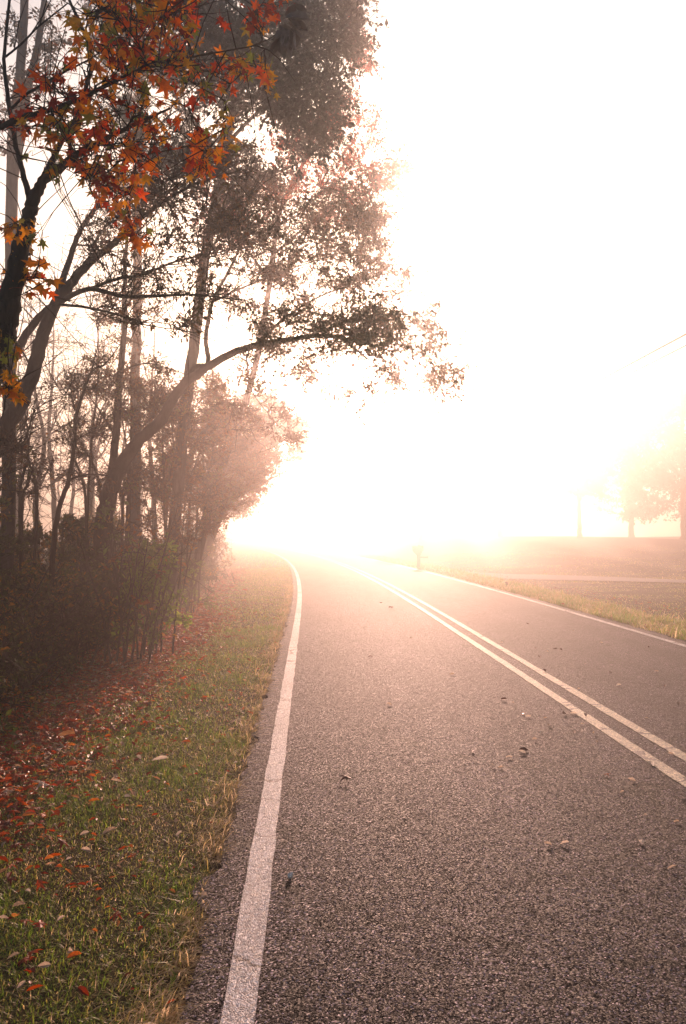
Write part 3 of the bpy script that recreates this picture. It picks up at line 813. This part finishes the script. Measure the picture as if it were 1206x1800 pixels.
# -- understory saplings tangled between the big trunks
def understory(label, px, Y, py_top, poly, depth, ncl, seed, mat=None, bare=200, nl=6):
    q_ = np.random.RandomState(seed)
    rows = []
    for k_ in range(3):
        b_ = px + q_.normal(0, 14); t_ = px + q_.normal(10, 30); tp = py_top + q_.uniform(0, 90)
        rows.append(LB((b_, 941 + 2230 / Y, Y, .05), (b_ + (t_ - b_) * .3 + q_.normal(0, 6), 941 - (941 - tp) * .3, Y, .04), (b_ + (t_ - b_) * .6 + q_.normal(0, 8), 941 - (941 - tp) * .65, Y, .028), (t_, tp, Y, .008)))
    build_tree("understory_tree", label, "tree", rows, fill(poly, depth, ncl, (.22, .42), q_), M_TWIG, mat or M_RUST, OVAL, nt=12, nl=nl, size=.05, seed=seed, bare=bare, twig_r=.003, sides=6)


understory("tangled young tree with yellowing leaves under the curved bough", 300, 16, 650, [(255, 650), (400, 660), (430, 900), (330, 960), (240, 900)], (13.8, 16.5), 120, 201, nl=9, bare=420)
understory("thin understory tree in front of the straight pale trunk", 225, 15, 620, [(190, 620), (300, 620), (300, 860), (190, 880)], (13.6, 16), 50, 202, nl=7, bare=350)
understory("twiggy understory tree between the leaning sapling and the slender tree", 150, 14, 640, [(90, 660), (190, 640), (200, 870), (90, 870)], (12.5, 15), 26, 203, nl=5, bare=420)
understory("green tinged understory tree nearest the road under the bough's tip", 345, 19, 680, [(350, 700), (470, 700), (500, 800), (420, 920), (350, 950)], (17, 20), 90, 204, nl=10, bare=350)
understory("sparse understory tree at the left border behind the spreading tree", 40, 12, 700, [(-30, 740), (90, 720), (90, 880), (-30, 880)], (11, 13), 16, 205, nl=4, bare=300)

# -- bare trees in the misty wood behind (one of a kind, copied)
def copy_tree(o, loc, rz, s, label=None, group=None):
    c = o.copy(); COL.objects.link(c)
    c.location = loc; c.rotation_euler = (0, 0, rz); c.scale = (s, s, s)
    if label: c['label'] = label
    if group: c['group'] = group
    for ch in o.children:
        k = ch.copy(); COL.objects.link(k); k.parent = c
    return c


def simple_limbs(h, r, rs, n=5):
    tr = [(0, 0, -.1, r)]
    x = y = 0
    for i in range(1, 7):
        x += rs.normal(0, .12); y += rs.normal(0, .12)
        tr.append((x, y, h * i / 6, r * (1 - i / 6.6)))
    out = [tr]
    for j in range(n):
        i = rs.randint(2, 6); b = tr[i]; a = rs.uniform(0, 6.28); ln = h * rs.uniform(.15, .3)
        out.append([(b[0], b[1], b[2], b[3] * .6)] + [(b[0] + math.cos(a) * ln * q, b[1] + math.sin(a) * ln * q, b[2] + ln * q * rs.uniform(.5, .9), b[3] * .6 * (1 - q * .85)) for q in (.33, .66, 1)])
    return out


def rand_clumps(h, n, r, rs, lo=.35, spread=.28):
    out = []
    for _ in range(n):
        z = h * rs.uniform(lo, 1.0); a = rs.uniform(0, 6.28)
        q = h * spread * math.sqrt(rs.uniform(0, 1)) * (1.15 - .6 * abs(z / h - .6) / .5)
        rr = r * rs.uniform(.7, 1.3)
        out.append((np.array([math.cos(a) * q, math.sin(a) * q, z]), rr, rr * .7))
    return out


MIST = "bare trees standing in the misty wood behind the thicket"
MIST_L = "thin bare tree faint in the pink mist behind the thicket"
protos = []
for s in range(3):
    q = np.random.RandomState(40 + s)
    h = 8.5 + s * .8
    protos.append(build_tree("misty_tree", MIST_L, "tree", simple_limbs(h, .11, q, 7), rand_clumps(h, 26, .5, q, .3, .22), M_BARK_GREY, M_RUST, OVAL, nt=7, nl=1 + s, size=.07,
                             group=MIST, seed=50 + s, bare=220, twig_r=.006))
spots = [(60, 22), (95, 26), (150, 23), (185, 30), (30, 30), (120, 34), (215, 26), (270, 30), (300, 36), (-20, 24), (165, 42), (250, 44), (70, 40), (5, 46), (330, 46), (110, 50)]
for i, (px, Y) in enumerate(spots):
    x = W(px, 900, Y)[0]; loc = (x, Y, float(terrain(x, Y)) - .05); rz = TR.uniform(0, 6.28); sc = TR.uniform(.8, 1.2)
    if i < 3:
        o = protos[i]; o.location = loc; o.rotation_euler = (0, 0, rz); o.scale = (sc,) * 3
    else:
        copy_tree(protos[i % 3], loc, rz, sc)

# -- thicket shrubs along the wood edge
def build_shrub(name, label, h, w, leaf, seed, ncl, nt=9, nl=8, size=.05, template=OVAL, group=None, stems=9, bare=60, tint=(0, 1)):
    q = np.random.RandomState(seed)
    limbs = []
    for j in range(stems):
        a = q.uniform(0, 6.28); sp = q.uniform(.1, .5) * w
        bx, by = q.normal(0, .12 * w, 2)
        hh = h * q.uniform(.6, .98)
        limbs.append([(bx, by, -.05, .018), (bx + math.cos(a) * sp * .3, by + math.sin(a) * sp * .3, hh * .4, .014), (bx + math.cos(a) * sp * .7, by + math.sin(a) * sp * .7, hh * .75, .010), (bx + math.cos(a) * sp, by + math.sin(a) * sp, hh, .004)])
    cl = []
    for _ in range(ncl):
        z = h * (.06 + .9 * q.uniform() ** .8); a = q.uniform(0, 6.28)
        rr = w * .55 * math.sqrt(q.uniform(.05, 1)) * (1.1 - .55 * (z / h) ** 2)
        r = q.uniform(.14, .3)
        cl.append((np.array([math.cos(a) * rr, math.sin(a) * rr, z]), r, r * .75))
    return build_tree(name, label, "shrub", limbs, cl, M_TWIG, leaf, template, nt=nt, nl=nl, size=size, group=group, seed=seed, sides=5, twig_r=.003, bare=bare, jit=.3, tint=tint)


THK = "dense dark shrubs of the roadside thicket"
THK_L = "dense dark leafy shrub in the shaded thicket along the wood edge"
sh = [build_shrub("thicket_shrub", THK_L, (2.1, 1.7, 1.45)[i], (1.9, 2.2, 2.0)[i], M_SHRUB, 100 + i, (52, 64, 60)[i], nt=9, nl=7, size=(.085, .055, .07)[i], template=(OVAL, OAK, OVAL)[i], group=THK, tint=(0, 1), bare=110) for i in range(3)]
pos = [(-4.1, 16.8, .8), (-4.1, 19.5, .9), (-4.0, 22, .8), (-3.9, 24.5, .85), (-4.2, 27, 1.0), (-4.2, 29, .9), (-5.2, 31, 1.0), (-5.5, 37, 1.2), (-4.0, 6.2, 1.0), (-5.6, 6.6, 1.15), (-4.3, 8.0, .95), (-3.9, 9.8, .95), (-5.4, 8.6, 1.1), (-6.9, 9.0, 1.2), (-4.3, 11.4, .95), (-5.6, 11, 1.0), (-7.2, 11.8, 1.15), (-8.8, 12.6, 1.2),
       (-4.6, 13.2, .95), (-6.2, 13.8, 1.0), (-8.0, 14.8, 1.05), (-5.1, 15.2, .95), (-10.3, 15.2, 1.1), (-6.8, 16.6, 1.0), (-5.7, 17.6, .95), (-8.8, 18.2, 1.05), (-6.6, 20, 1.0), (-6.2, 22.5, 1.0), (-7.3, 25, 1.1), (-8.2, 28, 1.1), (-12.5, 18.5, 1.1), (-11, 21, 1.1), (-9.6, 24, 1.1), (-9.0, 33, 1.2)]
for i, (x, y, s) in enumerate(pos):
    x = float(xl(y)) + x + .75
    loc = (x, y, float(terrain(x, y)) - .03); rz = TR.uniform(0, 6.28)
    if i < 3:
        o = sh[i]; o.location = loc; o.rotation_euler = (0, 0, rz); o.scale = (s,) * 3
    else:
        copy_tree(sh[i % 3], loc, rz, s)


def place(o, x, y, s=1, rz=0):
    o.location = (x, y, float(terrain(x, y)) - .03); o.scale = (s,) * 3; o.rotation_euler = (0, 0, rz)


v = W(268, 1000, 11.4)
o = build_shrub("vine_bush", "bright green leafy bush catching sunlight at the end of the dark thicket", 1.7, .8, M_VINE, 120, 46, nt=8, nl=7, size=.075, bare=20)
place(o, v[0], v[1])
v = W(160, 1000, 10.6)
o = build_shrub("orange_leaf_shrub", "thin shrub with a few orange leaves showing in the dark thicket", 2.0, 1.3, M_ORANGE, 121, 18, nt=4, nl=3, size=.07, bare=60)
place(o, v[0] + .5, v[1] - .1)
v = W(330, 1000, 17)
o = build_shrub("roadside_sprout", "yellow green sprouts glowing beside the leaf strip past the thicket", 1.2, .9, M_VINE, 122, 26, nt=6, nl=6, size=.055, bare=60)
place(o, v[0], v[1])
v = W(250, 930, 12.4)
o = build_shrub("climbing_vine", "climber with broad pale green leaves at the foot of the leaning oak", 2.3, .9, M_VINE, 123, 14, nt=4, nl=4, size=.09, bare=50, tint=(0, .4))
place(o, v[0] - .4, v[1])
v = W(285, 880, 16)
o = build_shrub("orange_leaf_shrub", "hazy shrub dotted with orange leaves under the curved bough", 3.3, 1.6, M_ORANGE, 124, 46, nt=6, nl=4, size=.08, bare=160)
place(o, v[0], v[1])
LOW = "low bramble tufts at the front of the thicket"
LOW_L = "low dark bramble tuft at the front foot of the thicket beside fallen leaves"
br = build_shrub("bramble", LOW_L, .6, 1.0, M_SHRUB, 125, 34, nt=8, nl=8, size=.04, group=LOW, stems=12, bare=40)
for i, (o_, y) in enumerate([(-2.95, 7.4), (-2.9, 6.0), (-3.0, 8.8), (-2.95, 10.4), (-3.15, 12.0), (-3.3, 13.6), (-3.0, 5.0), (-3.5, 15.6), (-3.7, 18)]):
    x = float(xl(y)) + o_; loc = (x, y, float(terrain(x, y)) - .02); rz = TR.uniform(0, 6.28); s = TR.uniform(.8, 1.2)
    if i == 0: place(br, x, y, s, rz)
    else: copy_tree(br, loc, rz, s)

# -- trees across the field, nearly white
def far_tree(label, px, Y, h, r, ncl, cr, seed, spread=.32, lo=.3, size=.24, name="field_tree"):
    q = np.random.RandomState(seed)
    x = W(px, 900, Y)[0]
    o = build_tree(name, label, "tree", simple_limbs(h, r, q, 8), rand_clumps(h * .97, ncl, cr, q, lo, spread), M_BARK, M_FAR, OVAL, nt=13, nl=11, size=size, seed=seed, bare=30, twig_r=.01)
    o.location = (x, Y, float(terrain(x, Y)) - .05)
    return o


far_tree("large broad tree looming faintly beyond the field below the wires", 1205, 66, 15.6, .4, 260, 1.5, 61, .42, .12)
far_tree("slim straight tree standing alone on the field's crest", 1018, 70, 11.0, .22, 70, .8, 62, .24, .35)
far_tree("pale rounded tree on the crest between the slim tree and the mailbox", 880, 78, 10.0, .25, 80, 1.0, 63, .36, .2)
far_tree("ghostly tree behind the mailbox, barely darker than the fog", 740, 88, 11, .3, 80, 1.1, 64, .4, .1, .3)
far_tree("tall faint tree at the edge of the field behind the large one", 1110, 80, 15.6, .3, 150, 1.2, 65, .36, .14)

# ------------------------------------------------------------------ mailbox
import bmesh


def bm_mesh(name, build, smooth=False):
    bm = bmesh.new(); build(bm)
    bmesh.ops.recalc_face_normals(bm, faces=bm.faces)
    me = bpy.data.meshes.new(name); bm.to_mesh(me); bm.free()
    set_smooth(me, smooth)
    return me


def box(bm, x0, x1, y0, y1, z0, z1, bev=.006):
    g = bmesh.ops.create_cube(bm, size=1)
    for v_ in g['verts']:
        v_.co = Vector((x0 + (v_.co.x + .5) * (x1 - x0), y0 + (v_.co.y + .5) * (y1 - y0), z0 + (v_.co.z + .5) * (z1 - z0)))
    if bev:
        es = list({e for v_ in g['verts'] for e in v_.link_edges})
        bmesh.ops.bevel(bm, geom=es, offset=bev, segments=2, affect='EDGES')


def prism(bm, poly, y0, y1):
    """Extrude an outline in x, z along y."""
    a = [bm.verts.new((x, y0, z)) for x, z in poly]; b = [bm.verts.new((x, y1, z)) for x, z in poly]
    bm.faces.new(a); bm.faces.new(b[::-1])
    for i in range(len(poly)):
        j = (i + 1) % len(poly)
        bm.faces.new((a[i], b[i], b[j], a[j]))


mb = G(736, 998)
root = thing("mailbox", (mb[0], mb[1], float(terrain(mb[0], mb[1])) - .02), "dark roadside mailbox on a wooden post with a side arm, faint in the fog", "mailbox")
root.rotation_euler = (0, 0, R(3)); root.scale = (1.12, 1.12, 1.05)
link("post", bm_mesh("post", lambda bm: box(bm, -.07, .07, -.07, .07, 0, .78)), M_WOOD, root)
link("bracket", bm_mesh("bracket", lambda bm: prism(bm, [(-.06, .62), (-.25, .82), (-.25, .86), (.16, .86), (.16, .80), (.08, .62)], -.045, .045)), M_WOOD, root)


def body(bm):
    n = 10
    prof = [(-.11, 0), (.11, 0), (.11, .13)] + [(.11 * math.cos(a), .13 + .11 * math.sin(a)) for a in np.linspace(0, math.pi, n)[1:-1]] + [(-.11, .13)]
    a = [bm.verts.new((-.27, y_, .862 + z_)) for y_, z_ in prof]; b = [bm.verts.new((.20, y_, .862 + z_)) for y_, z_ in prof]
    bm.faces.new(a); bm.faces.new(b[::-1])
    for i in range(len(prof)):
        j = (i + 1) % len(prof); bm.faces.new((a[i], b[i], b[j], a[j]))


bx = link("box", bm_mesh("box", body), M_BOX, root)
link("door", bm_mesh("door", lambda bm: box(bm, -.284, -.272, -.10, .10, .87, 1.06)), M_BOX, bx)
link("flag", bm_mesh("flag", lambda bm: (box(bm, -.05, -.035, -.125, -.113, .95, 1.13, .002), box(bm, -.05, .03, -.125, -.115, 1.07, 1.13, .002))), M_FLAG, bx)
link("side_arm", bm_mesh("side_arm", lambda bm: (box(bm, .072, .42, -.05, .05, .50, .585), box(bm, .38, .425, -.055, .055, .49, .60))), M_WOOD, root)

# weed stub in the field
w = G(891, 1031)
T = Tubes(); q = np.random.RandomState(8)
for i in range(7):
    a = q.uniform(0, 6.28)
    T.add(np.array([[0, 0, 0], [.02 * math.cos(a), .02 * math.sin(a), .07], [.06 * math.cos(a), .06 * math.sin(a), .15 + q.uniform(0, .06)]]), [.006, .005, .003], 4)
wr = thing("dead_weed", (w[0], w[1], float(terrain(w[0], w[1]))), "small dark dead weed sticking up from the grass across the road", "weed")
link("stalk", T.mesh("stalk"), M_TWIG, wr)
lv = Leaves(OVAL)
pp = q.normal(0, .018, (14, 3)) + np.array([0, 0, .14]); lv.add(pp, q.normal(size=(14, 3)), q.normal(size=(14, 3)), np.full(14, .06), np.zeros(14))
link("seed_head", lv.mesh("seed_head"), M_DARKLEAF, wr)

# ------------------------------------------------------------------ overhead wires
def wire(label, X0, z0, rad):
    y = np.linspace(-15, 178, 60)
    x = X0 - .043 * (y - 20.4)
    z = z0 - .25 + .25 * np.cos((y + 15) / 193 * 2 * math.pi * 3)
    T_ = Tubes(); T_.add(np.stack([x, y, z * 0 + z0], -1), np.full(60, rad), 6)
    o_ = link("overhead_wire", T_.mesh("overhead_wire"), M_WIRE)
    tag(o_, label, "wire", "overhead wires beside the field")


wire("upper of the two dark overhead wires running above the field", 9.12, 7.0, .034)
wire("lower and thinner overhead wire running just under the other", 9.12, 6.70, .022)

# ------------------------------------------------------------------ single leaves and stones on the road and verge
def one_leaf(name, label, px, py, tmpl, size, mat, seed, group=None, tilt=.25, z=None, stand=0, face=0):
    q_ = np.random.RandomState(seed)
    p = G(px, py, 0.004)
    if z is None:
        z = .006 if -.2 < p[0] - xl(p[1]) < 6.1 else float(terrain(p[0], p[1])) + .035
    a = q_.uniform(0, 6.28)
    lv_ = Leaves(tmpl)
    lv_.add(np.zeros((1, 3)), np.array([[math.cos(a), math.sin(a), stand]]), np.array([[q_.normal(0, tilt), q_.normal(0, tilt) - face, 1]]), [size], [q_.uniform()])
    me_ = lv_.mesh(name)
    zmin = min(v_.co.z for v_ in me_.vertices)
    o_ = link(name, me_, mat, None, (p[0], p[1], z - zmin))
    return tag(o_, label, "leaf", group)


one_leaf("fallen_leaf", "dark reddish star leaf lying alone on the near lane of the road", 618, 1376, STAR_DRY, .10, M_DARKLEAF, 1, stand=.2)
one_leaf("fallen_leaf", "dark crumpled leaf on the near lane, well beyond the reddish star leaf", 657, 1156, STAR_DRY, .10, M_DARKLEAF, 2, stand=.3)
one_leaf("fallen_leaf", "far dark crumpled leaf on the near lane close to the yellow lines", 692, 1070, STAR_DRY, .15, M_DARKLEAF, 3, stand=.4)
one_leaf("fallen_leaf", "small orange leaf on the asphalt near the double yellow line", 1060, 1363, STAR_DRY, .055, M_ORLEAF, 4, stand=.3)
one_leaf("fallen_leaf", "brown curled leaf lying against the near yellow line", 1148, 1347, CURL, .10, M_PALE, 5)
one_leaf("fallen_leaf", "bright red leaf standing up in the verge grass near the camera", 210, 1502, STAR, .07, M_ORLEAF, 6, stand=.8)
one_leaf("fallen_leaf", "large pale curled leaf resting on the verge grass mid way to the thicket", 266, 1337, CURL, .13, M_PALE, 7)
one_leaf("fallen_leaf", "pale folded leaf on the straw at the verge's asphalt edge", 352, 1578, CURL, .055, M_PALE, 8, stand=.2)
one_leaf("fallen_leaf", "white pointed leaf on the asphalt at the bottom of the near lane", 1172, 1528, CURL, .05, M_PALE, 9, stand=.3)
one_leaf("fallen_leaf", "slim straw coloured leaf blade lying on the near lane", 1122, 1478, CURL, .06, M_PALE, 10, stand=.1)
SC = "small pale leaf bits scattered on the asphalt"
SC_L = "small pale dry leaf bit scattered on the asphalt"
q = np.random.RandomState(9)
pts = [(1138, 1433), (1184, 1446), (952, 1290), (900, 1332), (1002, 1255), (935, 1300), (870, 1350), (925, 1325), (965, 1275), (1020, 1273), (1045, 1290), (1052, 1306), (1083, 1205), (690, 1332), (985, 1485), (970, 1486), (918, 1254), (923, 1260), (905, 1236), (962, 1262), (1118, 1374), (1120, 1387), (1185, 1327), (1015, 1212), (1133, 1262), (790, 1186), (845, 1120), (880, 1130), (720, 1122), (1010, 1110), (1060, 1130), (1100, 1150), (960, 1145), (1150, 1180), (690, 1240), (1090, 1395), (875, 1350)]
for i, (a, b) in enumerate(pts):
    one_leaf("leaf_bit", SC_L, a, b, CURL, q.uniform(.035, .07), M_PALE, 20 + i, SC, stand=q.uniform(0, .3), face=q.uniform(.6, 1.6))
DK = "small dark leaf bits scattered on the asphalt"
DK_L = "small dark dry leaf bit scattered on the asphalt"
pts = [(672, 1060), (931, 1098), (950, 1156), (942, 1141), (972, 1141), (988, 1143), (1029, 1168), (1140, 1138), (994, 1255), (930, 1320), (1168, 1208), (1194, 1240), (880, 1230), (960, 1180), (830, 1320), (1010, 1290), (1030, 1260), (1070, 1182), (720, 1180), (1196, 1398)]
for i, (a, b) in enumerate(pts):
    one_leaf("leaf_bit", DK_L, a, b, CURL, q.uniform(.035, .08), M_DARKLEAF, 80 + i, DK, stand=q.uniform(0, .4))
VG = "pale leaves dropped on the verge grass"
VG_L = "pale dry leaf dropped on the short verge grass"
pts = [(60, 1440), (140, 1466), (310, 1475), (270, 1520), (115, 1510), (160, 1495), (100, 1620), (15, 1610), (120, 1675), (90, 1700), (30, 1740), (230, 1400), (290, 1390), (360, 1120), (300, 1230), (365, 1140), (185, 1310), (150, 1330), (330, 1300), (400, 1250), (220, 1290), (45, 1560), (410, 1345)]
for i, (a, b) in enumerate(pts):
    one_leaf("fallen_leaf", VG_L, a, b, CURL, q.uniform(.035, .06), M_PALE, 120 + i, VG, stand=q.uniform(0, .5), face=q.uniform(.2, 1.4))
RD = "red leaves dropped on the verge grass"
RD_L = "red or orange dry leaf dropped on the short verge grass"
pts = [(190, 1302), (55, 1363), (145, 1345), (335, 1240), (330, 1228), (110, 1348), (70, 1640), (50, 1680), (165, 1555), (215, 1420), (25, 1385), (260, 1310), (310, 1165), (290, 1172), (345, 1160), (20, 1515), (235, 1515)]
for i, (a, b) in enumerate(pts):
    one_leaf("fallen_leaf", RD_L, a, b, STAR_DRY, q.uniform(.045, .075), M_ORLEAF, 160 + i, RD, stand=q.uniform(0, .5))


def stone(bm):
    bmesh.ops.create_icosphere(bm, subdivisions=2, radius=1)
    qq = np.random.RandomState(3)
    for v_ in bm.verts:
        d_ = 1 + .22 * math.sin(3 * v_.co.x + 1) + .15 * math.sin(4 * v_.co.y) + qq.normal(0, .06)
        v_.co = Vector((v_.co.x * .016 * d_, v_.co.y * .014 * d_, (v_.co.z + .75) * .014 * d_))
    bmesh.ops.rotate(bm, verts=bm.verts, cent=(0, 0, 0), matrix=__import__('mathutils').Matrix.Rotation(.5, 3, 'Y'))


p = G(508, 1545)
tag(link("pebble", bm_mesh("pebble", stone), M_STONE, None, (p[0], p[1], .006)), "single pale pebble on the asphalt just inside the white edge line", "pebble")

# withered clump hanging from the long sweetgum branch
p0 = W(512, 50, 4.3)
wc = thing("withered_leaf_clump", p0, "grey withered leaf clump dangling from a branch tip against the dark crown", "leaf clump")
q = np.random.RandomState(15)
lv = Leaves(CURL, 1.25)
for (a, b, da, db) in [(500, 26, 536, 18), (498, 34, 541, 36), (506, 40, 538, 54), (510, 22, 528, 44), (496, 44, 520, 62), (520, 14, 538, 30)]:
    s0 = W(a, b, 4.3) - p0; e0 = W(da, db, 4.3 + q.uniform(-.05, .05)) - p0
    lv.add(s0[None], (e0 - s0)[None], q.normal(size=(1, 3)) + np.array([[0, -1.0, .5]]), [np.linalg.norm(e0 - s0) * 1.1], [q.uniform(0, 1)])
link("curled_leaf", lv.mesh("curled_leaf"), M_GREYLEAF, wc)
lv = Leaves(CURL, .8)
for k_ in range(26):
    a, b = q.uniform(488, 522), q.uniform(42, 66)
    da, db = a + q.normal(-3, 9), b + q.uniform(14, 46)
    s0 = W(a, b, 4.3) - p0; e0 = W(da, db, 4.3 + q.uniform(-.06, .06)) - p0
    lv.add(s0[None], (e0 - s0)[None], q.normal(size=(1, 3)), [np.linalg.norm(e0 - s0)], [q.uniform(0, 1)])
link("hanging_shreds", lv.mesh("hanging_shreds"), M_GREYLEAF, wc)
T = Tubes()
T.add(np.array([W(440, 82, 4.3) - p0, W(470, 70, 4.3) - p0, W(500, 52, 4.3) - p0]), [.004, .003, .002], 5)
link("stem", T.mesh("stem"), M_TWIG, wc)

# ------------------------------------------------------------------ haze
m, N, L = mat_new("haze_air")
pv = N.new('ShaderNodeVolumePrincipled')
pv.inputs['Color'].default_value = (.97, .88, .85, 1)
pv.inputs['Density'].default_value = .0155
pv.inputs['Anisotropy'].default_value = .82
pv.inputs['Density Attribute'].default_value = ""
pv.inputs['Color Attribute'].default_value = ""
pv.inputs['Temperature Attribute'].default_value = ""
o = N.new('ShaderNodeOutputMaterial'); L.new(pv.outputs[0], o.inputs['Volume'])
HZ_TOP = 17.2
hz = link("haze", bm_mesh("haze", lambda bm: box(bm, -215, 215, -26, 200, -1.2, HZ_TOP, 0)), m)
tag(hz, "pale morning fog filling the air over road and wood", "fog", kind='stuff')

# ------------------------------------------------------------------ light
SUN_EL, SUN_AZ = R(14.6), R(4.8)
sd = bpy.data.lights.new("sun", 'SUN'); sd.energy = 5.0; sd.angle = R(.6); sd.color = (1.0, .60, .46)
so = bpy.data.objects.new("sun", sd); COL.objects.link(so)
dirs = Vector((math.sin(SUN_AZ) * math.cos(SUN_EL), math.cos(SUN_AZ) * math.cos(SUN_EL), math.sin(SUN_EL)))
so.rotation_euler = (-dirs).to_track_quat('-Z', 'Y').to_euler()
so.location = (0, 60, 30)
wd = bpy.data.worlds.new("World"); scene.world = wd; wd.use_nodes = True
nt = wd.node_tree; nt.nodes.clear()
sk = nt.nodes.new('ShaderNodeTexSky'); sk.sky_type = 'NISHITA'; sk.sun_disc = False
sk.sun_elevation = SUN_EL; sk.sun_rotation = SUN_AZ
sk.air_density = 1.0; sk.dust_density = 4.0; sk.ozone_density = 1.0
bg = nt.nodes.new('ShaderNodeBackground'); bg.inputs['Strength'].default_value = .075
ow = nt.nodes.new('ShaderNodeOutputWorld')
nt.links.new(sk.outputs[0], bg.inputs['Color']); nt.links.new(bg.outputs[0], ow.inputs['Surface'])

# ------------------------------------------------------------------ render settings
scene.render.engine = 'CYCLES'
cy = scene.cycles
cy.use_denoising = True
try:
    cy.denoiser = 'OPENIMAGEDENOISE'
    cy.denoising_input_passes = 'RGB_ALBEDO_NORMAL'
except Exception:
    pass
cy.max_bounces = 6; cy.diffuse_bounces = 3; cy.glossy_bounces = 2; cy.transmission_bounces = 4; cy.volume_bounces = 0; cy.transparent_max_bounces = 8
cy.sample_clamp_indirect = 6.0
cy.use_adaptive_sampling = True; cy.adaptive_threshold = .02
cy.caustics_reflective = False; cy.caustics_refractive = False
vs = scene.view_settings
scene.display_settings.display_device = 'sRGB'
vs.view_transform = 'Standard'; vs.look = 'None'; vs.gamma = 1.0; vs.use_curve_mapping = False
vs.exposure = 1.1
